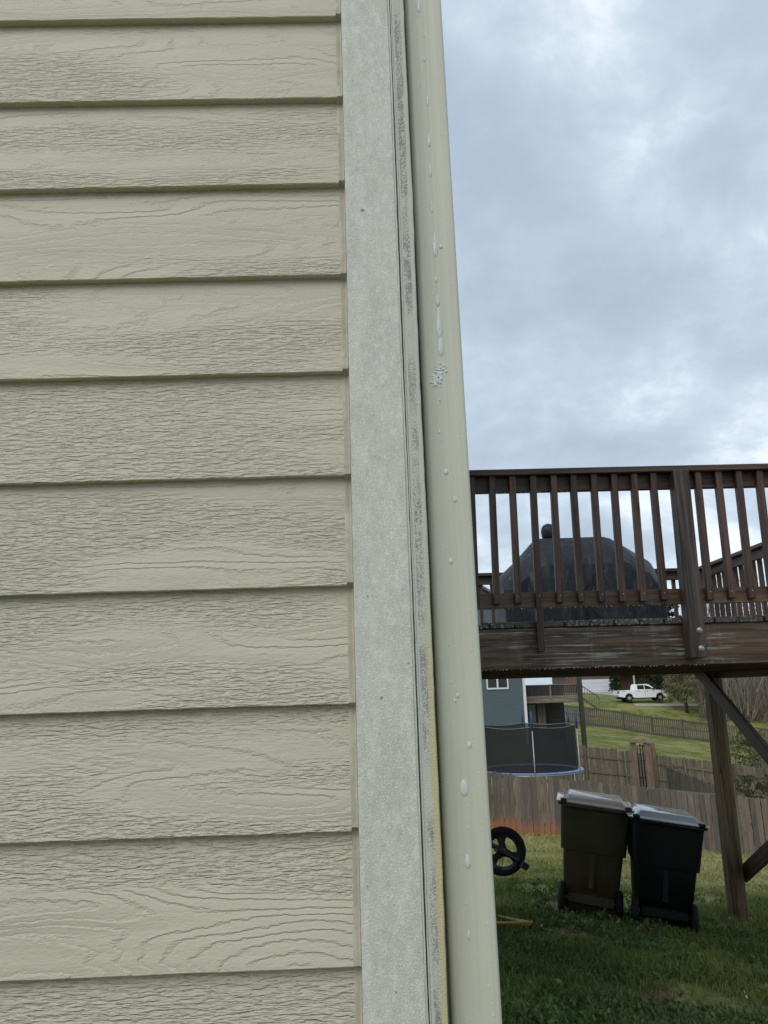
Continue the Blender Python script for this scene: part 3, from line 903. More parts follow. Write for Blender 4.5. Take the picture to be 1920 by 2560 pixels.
make_bin('wheeled_bin', 'black wheeled rubbish bin with wet lid coloured pale as sky sheen, between brown bin and deck post', (1660, 2326), -13, 8.5, -0.8, bin_mat('black_plastic', (0.003, 0.0035, 0.004), (0.006, 0.007, 0.008)), LIDK, 0.99, 0.90)

# ------------------------------------------------------------------ child's bike turned upside down
BLK = plain('bike_black', (0.012, 0.012, 0.014), (0.02, 0.02, 0.024), 20, 0.28)
wc = at(1257, 2128, 6.9)
WR = 0.195
bike = thing('kids_bike', 'black kids bike turned upside down, fat wheel in the air by the downspout', 'bicycle', (wc.x-0.3, wc.y, g(wc.x-0.3, wc.y)))
def bwheel(c, nm='wheel'):
    T = Matrix.Translation(c) @ Matrix.Rotation(R(90), 4, 'X') @ Matrix.Rotation(R(0), 4, 'Z')
    ty = []
    for k in range(10):
        a = 2*math.pi*k/10
        ty.append((WR-0.030+0.030*math.cos(a), 0.028*math.sin(a)))
    w_ = MB().lathe(ty, 36, T, closed=True).build('wheel', RUB, bike, True)
    rm = [(WR-0.078, -0.014), (WR-0.052, -0.018), (WR-0.052, 0.018), (WR-0.078, 0.014)]
    MB().lathe(rm, 36, T, closed=True).build('rim', BLK, w_, 40)
    for k in range(3):
        a = R(95+120*k)
        Tk = T @ Matrix.Rotation(a, 4, 'Z')
        m_ = MB().prism([(0.0, -0.038), (0.07, -0.026), (0.10, -0.040), (WR-0.07, -0.062), (WR-0.07, 0.062), (0.10, 0.040), (0.07, 0.026), (0.0, 0.038)], -0.012, 0.012, 'z', Tk)
        m_.build('spoke', BLK, w_)
    MB().lathe([(0.012, -0.05), (0.03, -0.045), (0.034, 0.0), (0.03, 0.045), (0.012, 0.05)], 14, T).build('hub', BLK, w_, 40)
bwheel(wc)
w2 = Vector((wc.x-0.72, wc.y+0.03, wc.z-0.02))
bwheel(w2)
yv = Vector((0, 1, 0))
arm_end = at(1312, 2163, 6.83)
for s_ in (-0.055, 0.055):
    MB().tube([wc+yv*s_+Vector((-0.08, 0, 0.028)), wc+yv*s_, arm_end+yv*(s_+0.06)*0.9], [0.011, 0.016, 0.017], 10).build('fork_blade', BLK, bike, True)
d = (arm_end-wc).normalized()
aw = arm_end
T = Matrix.Translation(aw) @ Euler((0, math.atan2(-d.z, d.x), 0)).to_matrix().to_4x4()
MB().box(-0.045, 0.018, -0.075, 0.075, -0.026, 0.026, 0.006, T).build('fork_crown', BLK, bike)
lp = wc+(wc-arm_end)*1.25
for s_ in (-0.055, 0.055):
    MB().tube([wc+yv*s_, lp+yv*s_*0.8], [0.016, 0.014], 10).build('chain_stay', BLK, bike, True)
hb = Vector((lp.x-0.18, wc.y, g(lp.x-0.18, wc.y)+0.05))
MB().tube([lp, lp+Vector((-0.05, 0, -0.10)), hb], 0.014, 10).build('head_tube', BLK, bike, True)
MB().tube([hb+yv*-0.2, hb+yv*0.2], 0.012, 8).build('handlebar', BLK, bike, True)
MB().tube([lp, Vector((wc.x-0.45, wc.y, wc.z-0.10)), w2+yv*0.05], 0.017, 10).build('frame_tube', BLK, bike, True)
MB().tube([Vector((wc.x-0.46, wc.y, wc.z-0.10)), Vector((wc.x-0.46, wc.y, g(wc.x-0.46, wc.y)+0.08))], 0.014, 10).build('seat_post', BLK, bike, True)
MB().box(wc.x-0.58, wc.x-0.36, wc.y-0.06, wc.y+0.06, g(wc.x-0.46, wc.y)+0.02, g(wc.x-0.46, wc.y)+0.09, 0.025).build('saddle', RUB, bike)
for q in (0.0, 0.022):
    a_, b_ = wc+Vector((-0.03+q, -0.06, -0.02)), wc+Vector((-0.05+q, -0.05, -0.14))
    MB().tube([a_, b_], 0.003, 6).build('brake_cable', BLK, bike)

# ------------------------------------------------------------------ hose
def hose_path():
    c = hit(1228, 2318)
    pts = []
    for k in range(150):
        a = 2*math.pi*k/50
        lp = k/50
        rx, ry = 0.31+0.03*math.sin(lp*4+1), 0.24+0.03*math.cos(lp*5)
        x = c.x-0.03+rx*math.cos(a)+0.02*math.sin(lp*3)
        y = c.y+ry*math.sin(a)-0.55*rx*math.cos(a)
        pts.append((x, y, g(x, y)+0.025+0.013*lp+0.006*math.sin(a*2+lp)))
    e0 = pts[-1]
    for k in range(1, 14):
        x, y = e0[0]-k*0.07, e0[1]+0.05*k
        pts.append((x, y, g(x, y)+0.02+0.03*max(0, 1-k/6)))
    return pts
HOSE = plain('yellow_hose', (0.36, 0.215, 0.045), (0.27, 0.165, 0.04), 15, 0.45)
tag(MB().tube(hose_path(), 0.011, 8).build('garden_hose', HOSE, None, True), 'yellow garden hose coiled on the grass beside the house', 'hose')

# ------------------------------------------------------------------ fences
def fence_wood(name, dark, light, clay=False):
    t = NT(name)
    r = t.info('Random')
    g_ = t.noise(t.vec((45, 45, 1.6), 60), 1.0, 4, 0.6)
    big = t.noise(t.vec((4, 4, 1.2), 33), 1.0, 3)
    base = t.mix(t.smooth(g_, 0.18, 0.82), dark, light)
    hue = t.mix(t.math('FRACT', t.math('MULTIPLY', r, 7.31)), (0.66, 0.69, 0.70), (1.20, 1.11, 1.04))
    base = t.mix(1.0, base, hue, 'MULTIPLY')
    base = t.mix(t.math('MULTIPLY', t.smooth(big, 0.55, 0.75), 0.45), base, tuple(v*0.45 for v in dark))
    v = t.n.new('ShaderNodeTexVoronoi'); t.l.new(t.vec((9, 9, 2.4), 91), v.inputs['Vector']); v.inputs['Scale'].default_value = 1.0
    base = t.mix(t.math('MULTIPLY', t.smooth(v.outputs['Distance'], 0.17, 0.05), 0.6), base, tuple(v_*0.35 for v_ in dark))
    if clay:
        z = t.sepv()[2]
        st = t.n.new('ShaderNodeSeparateColor'); t.l.new(t.info('Color'), st.inputs[0])
        k = t.math('MULTIPLY', t.smooth(t.math('ADD', z, t.math('MULTIPLY', big, -0.35)), 0.30, -0.05), st.outputs[0])
        base = t.mix(t.math('MULTIPLY', k, 0.8), base, (0.36, 0.15, 0.065))
        tp_ = t.smooth(t.math('ADD', z, t.math('MULTIPLY', big, 0.12)), 1.50, 1.62)
        base = t.mix(t.math('MULTIPLY', tp_, 0.6), base, (0.05, 0.042, 0.025))
    return t.done(base, 0.85, t.bump(g_, 0.003), 0.2)
def picket_mesh(h, w, th=0.017, ear=0.03):
    return MB().prism([(-w/2, 0), (w/2, 0), (w/2, h-ear), (w/2-ear, h), (-w/2+ear, h), (-w/2, h-ear)], -th/2, th/2).mesh('picket')
def fence(name, label, pts, h, w, mat, post_every=2.4, rails_side=1, rail_z=(0.3, 0.85, 1.4), joined=False, stain=False, gap=0.009, post_h=None, hfun=None):
    t = thing(name, label, 'fence', (pts[0][0], pts[0][1], g(*pts[0][:2])))
    meshes = [picket_mesh(h*random.uniform(0.985, 1.0), w*random.uniform(0.96, 1.0)) for _ in range(6)]
    for me in meshes: me.materials.append(mat)
    jm = MB()
    for (x0, y0), (x1, y1) in zip(pts[:-1], pts[1:]):
        L = math.hypot(x1-x0, y1-y0); az = math.atan2(y1-y0, x1-x0)
        nx, ny = -math.sin(az), math.cos(az)
        n = max(1, int(L/(w+gap)))
        for i in range(n):
            s_ = (i+0.5)/n
            x, y = x0+(x1-x0)*s_, y0+(y1-y0)*s_
            z = g(x, y)-0.02+random.uniform(-0.025, 0.025)
            dj = random.uniform(-0.009, 0.009); x += nx*dj; y += ny*dj
            if joined:
                T = Matrix.Translation((x, y, z)) @ Matrix.Rotation(az, 4, 'Z')
                jm.prism([(-w/2, 0), (w/2, 0), (w/2, h-0.03), (w/2-0.03, h), (-w/2+0.03, h), (-w/2, h-0.03)], -0.008, 0.008, 'y', T)
            else:
                o = place('picket', random.choice(meshes), None, t, (x, y, z))
                o.rotation_euler = (random.gauss(0, 0.006), random.gauss(0, 0.006), az+random.gauss(0, 0.02))
                if stain: o.color = (max(0.02, min(1, stain(x)*random.uniform(0.7, 1.2))), 0, 0, 1)
        npst = max(1, round(L/post_every))
        off = -0.012*rails_side
        for i in range(npst+1):
            s_ = i/npst
            x, y = x0+(x1-x0)*s_, y0+(y1-y0)*s_
            off2 = -rails_side*0.10
            T = Matrix.Translation((x+nx*off2, y+ny*off2, g(x, y)-0.1)) @ Matrix.Rotation(az, 4, 'Z')
            p_ = MB().box(-0.045, 0.045, -0.045, 0.045, 0, (post_h or h)+0.1, 0.006, T).build('post', mat, t)
            if i < npst:
                s2 = (i+1)/npst
                X, Y = x0+(x1-x0)*s2, y0+(y1-y0)*s2
                for rz in rail_z:
                    o3 = -rails_side*0.030
                    a = Vector((x+nx*o3, y+ny*o3, g(x, y)+rz)); b = Vector((X+nx*o3, Y+ny*o3, g(X, Y)+rz))
                    d = (b-a); Ld = d.length
                    TT_ = Matrix.Translation((a+b)/2) @ Matrix.Rotation(az, 4, 'Z') @ Matrix.Rotation(-math.asin(d.z/Ld), 4, 'Y')
                    MB().box(-Ld/2, Ld/2, -0.019, 0.019, -0.045, 0.045, 0.003, TT_).build('rail', mat, t)
    if joined:
        tag(jm.build('picket_row', mat, t), kind='stuff')
    return t
F1H = at(1222, 1925, 21.5).z-g(at(1222, 1925, 21.5).x, 21.5)
FW1 = fence_wood('weathered_pickets', (0.110, 0.091, 0.077), (0.225, 0.197, 0.172), True)
FW2 = fence_wood('grey_pickets', (0.095, 0.078, 0.062), (0.21, 0.18, 0.15))
FW3 = fence_wood('old_grey_pickets', (0.085, 0.078, 0.065), (0.17, 0.155, 0.13))
fence('picket_fence', 'weathered brown picket fence stained with red clay behind the bins', [(1.6, 21.5), (14.5, 21.5)], F1H, 0.138, FW1, rails_side=-1, stain=lambda x: np.interp(x, [4, 6.0, 7.5, 9], [0.9, 0.8, 0.15, 0.03]))
fence('picket_fence', 'weathered privacy fence with its rails showing, behind the trampoline', [(7.2, 36.0), (20.5, 36.0)], 1.95, 0.14, FW2, rails_side=1, rail_z=(0.25, 0.85, 1.5))
a_ = at(1664, 1907, 33.5); b_ = at(1797, 1975, 23.2)
fence('picket_fence', 'short run of grey fence with pale sloping rails joining the two back fences', [(a_.x, a_.y), (b_.x, b_.y)], 1.62, 0.14, FW3, rails_side=-1, rail_z=(0.45, 1.5))
p0, p1, p2 = at(1380, 1800, 78), at(1560, 1825, 76), at(1790, 1860, 70)
fence('picket_fence', 'long grey fence across the lawn below the white pickup', [(p0.x, p0.y), (p1.x, p1.y), (p2.x, p2.y), (p2.x+12, p2.y-3)], 1.75, 0.14, FW3, rails_side=1, rail_z=(0.2, 0.95, 1.6), joined=True, gap=0.05, post_h=1.85, post_every=3.0)

# ------------------------------------------------------------------ trampoline
TY = 28.0
tcn = at(1325, 1925, TY)
TR, TN = 1.80, 1.66
tzr = at(1400, 1931, TY-1.4).z
tgz = g(tcn.x, TY)
tramp = thing('trampoline', 'round trampoline with blue pad and black safety net behind the picket fence', 'trampoline', (tcn.x, TY, tgz))
PADM = plain('blue_pad', (0.14, 0.22, 0.42), (0.22, 0.30, 0.46), 3, 0.4)
STEEL = plain('galvanised_steel', (0.38, 0.38, 0.37), (0.28, 0.28, 0.28), 20, 0.45, metal=0.7)
BLUEF = plain('blue_foam', (0.02, 0.05, 0.16), (0.03, 0.06, 0.18), 8, 0.6)
def net_mat():
    t = NT('safety_net')
    t.done((0.012, 0.013, 0.015), 0.8)
    tr_ = t.n.new('ShaderNodeBsdfTransparent'); mx = t.n.new('ShaderNodeMixShader')
    f = t.math('ADD', t.math('MULTIPLY', t.noise(t.vec((1, 1, 3)), 1.0, 3), 0.12), 0.76)
    t.l.new(f, mx.inputs[0]); t.l.new(tr_.outputs[0], mx.inputs[1]); t.l.new(t.b.outputs[0], mx.inputs[2])
    t.l.new(mx.outputs[0], t.n['Material Output'].inputs[0])
    return t.m
C_ = Matrix.Translation((tcn.x, TY, tzr))
MB().lathe([(TR-0.30, 0.0), (TR-0.02, 0.03), (TR+0.03, 0.0), (TR, -0.06), (TR-0.28, -0.03)], 48, C_, True).build('spring_pad', PADM, tramp, 50)
MB().lathe([(0.001, -0.03), (TR-0.28, -0.02), (TR-0.28, -0.028), (0.001, -0.04)], 48, C_).build('mat', plain('jump_mat', (0.012, 0.012, 0.014)), tramp)
MB().tube([(tcn.x+TR*math.cos(2*math.pi*k/40), TY+TR*math.sin(2*math.pi*k/40), tzr-0.06) for k in range(40)], 0.025, 6, True).build('frame_ring', STEEL, tramp, True)
angs = [-96, -36, 24, 84, 144, 204]
th_ = at(1342, 1818, TY-1.8).z
topz = []
NR = TR-0.10
net = []
for ri, zf in enumerate((0.02, 0.33, 0.66, 0.93, 1.0)):
    ring = []
    for k in range(72):
        a = 360*k/72-96
        seg = ((a+96) % 60)/60
        sag = 0.06*math.sin(math.pi*seg)
        inw = 0.06*math.sin(math.pi*seg)
        zt = th_-tzr-sag
        r_ = NR-inw
        ring.append((tcn.x+r_*math.cos(R(a)), TY+r_*math.sin(R(a)), tzr+zt*zf))
    net.append(ring)
MB().loft(net, cap=False).build('net', net_mat(), tramp, True)
MB().tube(net[-1], 0.013, 5, True).build('net_hem', plain('grey_webbing', (0.18, 0.19, 0.19)), tramp, True)
for a in angs:
    x, y = tcn.x+(TR+0.02)*math.cos(R(a)), TY+(TR+0.02)*math.sin(R(a))
    zg = g(x, y)
    p_ = MB().tube([(x, y, zg), (x, y, th_-0.06)], 0.022, 8).build('net_pole', STEEL, tramp, True)
    MB().tube([(x, y, th_-0.10), (x, y, th_+0.50)], 0.036, 8).build('foam_sleeve', BLUEF, p_, True)
    for da in (-12, 12):
        xx, yy_ = tcn.x+TR*math.cos(R(a+da)), TY+TR*math.sin(R(a+da))
        MB().tube([(xx, yy_, tzr-0.06), (xx, yy_, g(xx, yy_))], 0.022, 6).build('leg', STEEL, tramp, True)

# ------------------------------------------------------------------ garden arbour with iron trellis
AY = 31.0
arb = thing('garden_arbor', 'wooden arbour of two posts with black iron trellis hanging between', 'arbor', tuple(at(1600, 1980, AY)))
ARBW = wood('arbor_wood', 'z', (0.11, 0.075, 0.05), (0.25, 0.18, 0.125), 0.8, tint=0.2)
ARBX = wood('arbor_beam_wood', 'x', (0.16, 0.12, 0.085), (0.32, 0.26, 0.19), 0.8, tint=0.2)
IRON = plain('black_iron', (0.012, 0.012, 0.013))
def apost(px0, px1, pyt, y):
    a = at(px0, pyt, y); b = at(px1, pyt, y); x0, x1 = a.x, b.x
    MB().box(x0, x1, y-0.05, y+0.05, g(x0, y)-0.1, a.z, 0.008).build('post', ARBW, arb)
    return a, b
a1, b1 = apost(1574, 1588, 1852, AY)
a2, b2 = apost(1609, 1624, 1857, AY)
a3, b3 = apost(1626, 1636, 1857, AY+1.2)
l0, l1 = at(1572, 1843, AY), at(1614, 1848, AY)
MB().box(l0.x, l1.x+0.02, AY-0.13, AY-0.081, (l0.z+l1.z)/2-0.16, (l0.z+l1.z)/2, 0.006).build('lintel', ARBX, arb)
MB().box(l1.x-0.02, l1.x+0.10, AY-0.14, AY+1.35, a2.z-0.02, a2.z+0.12, 0.006).build('cross_beam', ARBX, arb)
for i in range(3):
    x = b1.x+0.05+(a2.x-b1.x-0.1)*i/2
    zb = g(x, AY)
    MB().tube([(x, AY, zb), (x, AY, a1.z-0.25), (x+0.04, AY, a1.z-0.17), (x+0.09, AY, a1.z-0.22)], 0.015, 6).build('trellis_bar', IRON, arb, True)
for z in (a1.z-0.75, a1.z-1.35):
    MB().tube([(b1.x, AY, z), (a2.x, AY, z)], 0.014, 6).build('trellis_crossbar', IRON, arb)
for i in range(3):
    y = AY+0.3+0.3*i
    x = l1.x+0.05
    MB().tube([(x, y, g(x, y)), (x, y, a2.z-0.1)], 0.024, 6).build('trellis_bar', IRON, arb, True)

# ------------------------------------------------------------------ blue neighbour house
HY = 50.0
cR = at(1310, 1720, HY)                                   # right corner of the gable wall
eav = at(1306, 1528, HY)
rk = at(1191, 1458, HY)
xR = cR.x
slope = (rk.z-eav.z)/(eav.x-rk.x)
xL = xR-9.0
xmid = (xL+xR)/2
blue = thing('blue_house', 'slate blue lap-sided gable house with white corner trim', 'house', (xmid, HY+4, g(xR, HY)))
def blue_mat():
    t = NT('blue_siding')
    n_ = t.noise(t.vec((0.8, 0.8, 2)), 1.0, 3)
    return t.done(t.mix(n_, (0.075, 0.105, 0.118), (0.095, 0.128, 0.140)), 0.6, None, 0.3)
BLUE = blue_mat()
zbot = g(xR, HY)-0.4
roofz = lambda x: eav.z+slope*((xR-x) if x > xmid else (x-xL))
MB().prism([(xL, zbot), (xR, zbot), (xR, eav.z-0.05), (xmid, roofz(xmid)-0.05), (xL, eav.z-0.05)], HY+0.03, HY+9).build('wall', BLUE, blue)
m = MB(); z = zbot+0.3; ex = 0.15
while z < roofz(xmid)-0.3:
    xa, xb = xL, xR-0.06
    if z+ex > eav.z-0.1:
        d_ = (z+ex-eav.z+0.1)/slope; xa, xb = xL+d_, xR-d_-0.06
    if xb-xa > 0.3:
        m.prism([(HY-0.008, z), (HY+0.012, z+ex+0.01), (HY+0.028, z+ex+0.01), (HY+0.028, z)], xa, xb, 'x')
    z += ex
tag(m.build('siding', BLUE, blue), kind='stuff')
WHT = plain('white_trim', (0.72, 0.72, 0.70), (0.62, 0.62, 0.60), 4, 0.5)
MB().box(xR-0.075, xR+0.10, HY-0.03, HY+0.09, zbot+0.2, eav.z-0.1).build('corner_trim', WHT, blue)
SH = plain('grey_shingle', (0.12, 0.125, 0.13), (0.09, 0.095, 0.10), 20, 0.9)
m = MB()
m.prism([(xR+0.4, eav.z-slope*0.4), (xR+0.4, eav.z-slope*0.4+0.18), (xmid, roofz(xmid)+0.2), (xL-0.4, eav.z-slope*0.4+0.18), (xL-0.4, eav.z-slope*0.4), (xmid, roofz(xmid)+0.0)], HY-0.35, HY+9.4)
m.build('roof', SH, blue)
GLS = plain('dark_glass', (0.012, 0.014, 0.016), (0.02, 0.022, 0.025), 3, 0.1)
wa, wb = at(1217, 1724, HY-0.05), at(1272, 1721, HY-0.05)
def hwin(x0, x1, z0, z1):
    f_ = MB()
    f_.box(x0, x0+0.09, HY-0.055, HY+0.02, z0, z1); f_.box(x1-0.09, x1, HY-0.055, HY+0.02, z0, z1)
    f_.box(x0, x1, HY-0.060, HY+0.02, z0, z0+0.10); f_.box(x0, x1, HY-0.060, HY+0.02, z1-0.10, z1)
    f_.box((x0+x1)/2-0.05, (x0+x1)/2+0.05, HY-0.052, HY+0.02, z0, z1)
    fo = f_.build('window', WHT, blue)
    xm_ = (x0+x1)/2
    for xa, xb in ((x0+0.09, xm_-0.05), (xm_+0.05, x1-0.09)):
        MB().box(xa, xb, HY-0.035, HY-0.02, z0+0.1, z1-0.1).build('pane', GLS, fo)
hwin(wa.x, wb.x, wa.z, wa.z+1.5)
hwin(wa.x-4, wb.x-4, wa.z, wa.z+1.5)

# raised deck on the side of that house
ND = 50.6
n_l, n_r = at(1312, 1742, ND), at(1446, 1738, ND)
ndk = thing('raised_deck', 'grey timber raised deck with dark railing beside the blue house', 'deck', ((n_l.x+n_r.x)/2, ND+1, g(n_r.x, ND)))
NW = wood('grey_timber', 'x', (0.13, 0.105, 0.08), (0.27, 0.23, 0.18), 0.85, gs=0.3, tint=0.2)
NWZ = wood('grey_timber_z', 'z', (0.12, 0.10, 0.08), (0.24, 0.20, 0.16), 0.85, gs=0.3, tint=0.2)
DKW = wood('dark_timber', 'z', (0.022, 0.020, 0.022), (0.055, 0.048, 0.045), 0.6, gs=0.3, tint=0.2)
zb_, zt_ = at(1380, 1757, ND).z, at(1380, 1744, ND).z
xa, xb = xR+0.12, n_r.x
MB().box(xa, xb+0.05, ND, ND+0.06, zb_, zt_, 0.01).build('rim_joist', NW, ndk)
MB().box(xa, xb, ND+0.06, ND+4.0, zt_-0.14, zt_+0.02).build('floor', NW, ndk)
zr_ = at(1380, 1711, ND).z
MB().box(xa, xb, ND-0.02, ND+0.10, zr_-0.04, zr_).build('rail_cap', NW, ndk)
MB().box(xa, xb, ND+0.0, ND+0.05, zt_+0.03, zt_+0.12).build('bottom_rail', NW, ndk)
m = MB(); x = xa+0.06
while x < xb:
    m.box(x-0.028, x+0.028, ND+0.055, ND+0.095, zt_+0.03, zr_-0.04); x += 0.115
tag(m.build('baluster_row', DKW, ndk), kind='stuff')
MB().box(xa, xb, ND+3.9, ND+4.0, zt_+0.02, zr_).build('back_screen', DKW, ndk)
pm = at(1375, 1720, ND).x
MB().box(pm-0.05, pm+0.05, ND-0.06, ND+0.045, zt_-0.1, zr_+0.02, 0.006).build('railing_post', NWZ, ndk)
pz = at(1450, 1720, ND-0.2)
MB().box(pz.x-0.13, pz.x+0.13, ND-0.3, ND-0.04, g(pz.x, ND)-0.2, zr_+1.1, 0.01).build('support_post', DKW, ndk)
for px in (1348, 1358):
    x = at(px, 1780, ND+1.5).x
    MB().box(x-0.13, x+0.13, ND+1.4, ND+1.66, g(x, ND+1.5)-0.2, zt_-0.141, 0.01).build('support_post', NWZ, ndk)
# dark stair under the deck, white door beyond
x0_, x1_ = at(1368, 1790, ND+2).x, at(1398, 1790, ND+2).x
for i in range(7):
    z = zt_-0.35-0.22*i
    MB().box(x0_, x1_, ND+1.2+0.1*(6-i), ND+1.5+0.1*(6-i), z, z+0.05).build('stair_tread', DKW, ndk)
MB().box(xa, xb, ND+4.05, ND+4.15, g(xa, ND+4)-0.3, zt_-0.15).build('back_wall', plain('block_wall', (0.05, 0.05, 0.05)), ndk)
d0, d1 = at(1326, 1800, ND+3.5), at(1341, 1762, ND+3.5)
MB().box(d0.x, d1.x, ND+3.98, ND+4.045, g(d0.x, ND+3.5)-0.05, d1.z).build('door', plain('pale_door', (0.45, 0.46, 0.46), (0.38, 0.39, 0.39), 4), ndk)
# outside stair going down to the right
s0, s1 = at(1450, 1740, 83), at(1497, 1773, 83.5)
e0, e1 = at(1450, 1712, 83), at(1497, 1742, 83.5)
stair = thing('garden_stair', 'grey wooden stair with slim balusters just beyond the far fence', 'stairs', (s1.x, s1.y, g(s1.x, s1.y)))
def bar(m, a, b, w=0.05):
    m.tube([a, b], w, 4); return m
bar(MB(), s0, s1, 0.10).build('stringer', NWZ, stair)
bar(MB(), e0, e1, 0.05).build('handrail', NWZ, stair)
for i in range(9):
    f = i/8
    bar(MB(), s0.lerp(s1, f), e0.lerp(e1, f), 0.03 if i < 8 else 0.08).build('baluster', NWZ, stair)
for i in range(8):
    p = s0.lerp(s1, (i+0.5)/8)
    MB().box(p.x-0.16, p.x+0.16, p.y, p.y+0.9, p.z-0.02, p.z+0.03).build('tread', NWZ, stair)
bar(MB(), s1, Vector((s1.x, s1.y, g(s1.x, s1.y)-0.1)), 0.08).build('foot_post', NWZ, stair)

# ------------------------------------------------------------------ brick house with garage, driveway
BY = 122.0
gl, gr = at(1452, 1738, BY), at(1532, 1735, BY)
bh = thing('brick_house', 'red brown brick house with wide white garage door and porch columns', 'house', (gr.x+8, BY+5, g(gr.x, BY)))
def brick_mat():
    t = NT('brick')
    b_ = t.n.new('ShaderNodeTexBrick'); t.l.new(t.vec((1, 1, 1)), b_.inputs['Vector'])
    b_.inputs['Scale'].default_value = 4.2
    b_.inputs['Color1'].default_value = (0.17, 0.095, 0.075, 1); b_.inputs['Color2'].default_value = (0.11, 0.065, 0.055, 1); b_.inputs['Mortar'].default_value = (0.16, 0.14, 0.13, 1)
    return t.done(b_.outputs[0], 0.85)
BRK = brick_mat()
zg_ = gl.z
MB().box(gl.x-2, gr.x+0.4, BY+0.2, BY+10, zg_-1, zg_+3.6).build('garage_wall', BRK, bh)
MB().box(gr.x+0.4, gr.x+24, BY+2.5, BY+12, zg_-1.5, zg_+3.6).build('wall', BRK, bh)
MB().prism([(gl.x-3, zg_+3.5), (gr.x+25, zg_+3.5), (gr.x+20, zg_+7.5), (gl.x+3, zg_+7.5)], BY-0.2, BY+12).build('roof', SH, bh)
m = MB()
for i in range(4):
    m = MB().box(gl.x+0.05, gr.x-0.05, BY+0.08, BY+0.16, zg_+0.03+0.58*i, zg_+0.595+0.58*i, 0.01)
    m.build('garage_door_panel', plain('garage_white', (0.66, 0.69, 0.74), (0.60, 0.63, 0.68), 1, 0.5) if i == 0 else bpy.data.materials['garage_white'], bh)
MB().box(gr.x-0.05, gr.x+0.30, BY+0.05, BY+0.199, zg_, zg_+2.5).build('door_trim', WHT, bh)
for px in (1546, 1587, 1640):
    x = at(px, 1720, BY+0.6).x
    MB().box(x-0.11, x+0.11, BY+0.5, BY+0.72, zg_-0.5, zg_+2.9, 0.02).build('porch_column', WHT, bh)
for x in (gr.x+7.5, gr.x+14):
    f_ = MB().box(x, x+1.3, BY+2.44, BY+2.51, zg_+0.9, zg_+2.4).build('window', WHT, bh)
    MB().box(x+0.1, x+1.2, BY+2.41, BY+2.435, zg_+1.0, zg_+2.3).build('pane', GLS, f_)
CONC = plain('concrete', (0.40, 0.37, 0.32), (0.34, 0.31, 0.27), 1.0, 0.9)
pts = []
q = [hit(1462, 1740), hit(1534, 1737), hit(1516, 1752), hit(1470, 1764)]
def drape(name, poly, mat, lift, label, cat):
    (a, b, c_, d_) = [Vector(p) for p in poly]
    n = 14; v = []; f = []
    for i in range(n+1):
        for j in range(n+1):
            p = a.lerp(b, i/n).lerp(d_.lerp(c_, i/n), j/n)
            v.append((p.x, p.y, g(p.x, p.y)+lift))
    for i in range(n):
        for j in range(n):
            k = i*(n+1)+j
            f.append((k, k+1, k+n+2, k+n+1))
    m_ = MB(); m_.add(v, f)
    tag(m_.build(name, mat), label, cat, kind='structure')
drape('driveway', [(gl.x, BY+0.05, 0), (gr.x, BY+0.05, 0), (gr.x-3.0, 96, 0), (gl.x-0.5, 91, 0)], CONC, 0.03, 'pale concrete driveway in front of the garage door', 'driveway')
ta = at(1600, 1760, 87.0)
drape('parking_strip', [(ta.x-1, 86.4, 0), (ta.x+16, 86.4, 0), (ta.x+16, 85.4, 0), (ta.x-1, 85.4, 0)], CONC, 0.03, 'narrow pale concrete strip in front of the parked pickup', 'driveway')

# ------------------------------------------------------------------ pickup truck
TKY = 87.4
tk0, tk1 = at(1541, 1757, TKY), at(1667, 1757, TKY)
TKL = tk1.x-tk0.x
truck = thing('pickup_truck', 'white crew cab pickup truck parked on the far lawn', 'truck', (tk0.x, TKY, g((tk0.x+tk1.x)/2, TKY)+0.04))
k = TKL/5.9
WPT = plain('white_paint', (0.82, 0.83, 0.85), (0.80, 0.81, 0.83), 1, 0.25); WPT.node_tree.nodes['Principled BSDF'].inputs['Coat Weight'].default_value = 0.5
def sc2(pts): return [(x*k, z*k) for x, z in pts]
def arch(cx, r_, z0): return [(cx-r_*math.cos(R(a)), z0+r_*math.sin(R(a))) for a in range(0, 181, 20)]
low = [(0.02, 0.62), (0.0, 1.28), (2.05, 1.30), (4.35, 1.27), (5.35, 1.22), (5.75, 1.10), (5.86, 0.95), (5.86, 0.60), (5.55, 0.50)]
low += [(x, z) for x, z in arch(4.85, 0.47, 0.48)][::-1]
low += [(4.3, 0.42), (1.9, 0.42)]
low += arch(1.25, 0.47, 0.48)[::-1]
low += [(0.65, 0.50), (0.25, 0.55)]
HWd = 0.99*k
MB().prism(sc2(low), -HWd, HWd).build('body', WPT, truck, local=True)
cab = [(2.08, 1.28), (2.12, 1.80), (2.25, 1.93), (3.45, 1.95), (3.70, 1.88), (4.42, 1.30)]
cabm = MB()
n_ = len(cab)
v_ = [(x*k, -HWd*(0.985 if z < 1.4 else 0.80), z*k) for x, z in cab]+[(x*k, HWd*(0.985 if z < 1.4 else 0.80), z*k) for x, z in cab]
cabm.add(v_, [tuple(range(n_)), tuple(range(n_, 2*n_))[::-1]]+[(i, i+n_, (i+1) % n_+n_, (i+1) % n_) for i in range(n_)])
cb = cabm.build('cab', WPT, truck, local=True)
def sidewin(pts, nm='window'):
    m_ = MB()
    def yy(z): return -HWd*(0.985+(0.80-0.985)*min(1, max(0, (z-1.30)/(0.55))))-0.014
    m_.add([(x*k, yy(z), z*k) for x, z in pts]+[(x*k, yy(z)+0.012, z*k) for x, z in pts], [tuple(range(len(pts))), tuple(range(len(pts), 2*len(pts)))[::-1]]+[(i, i+len(pts), (i+1) % len(pts)+len(pts), (i+1) % len(pts)) for i in range(len(pts))])
    m_.build(nm, GLS, cb, local=True)
sidewin([(2.30, 1.36), (2.32, 1.82), (3.08, 1.83), (3.08, 1.36)])
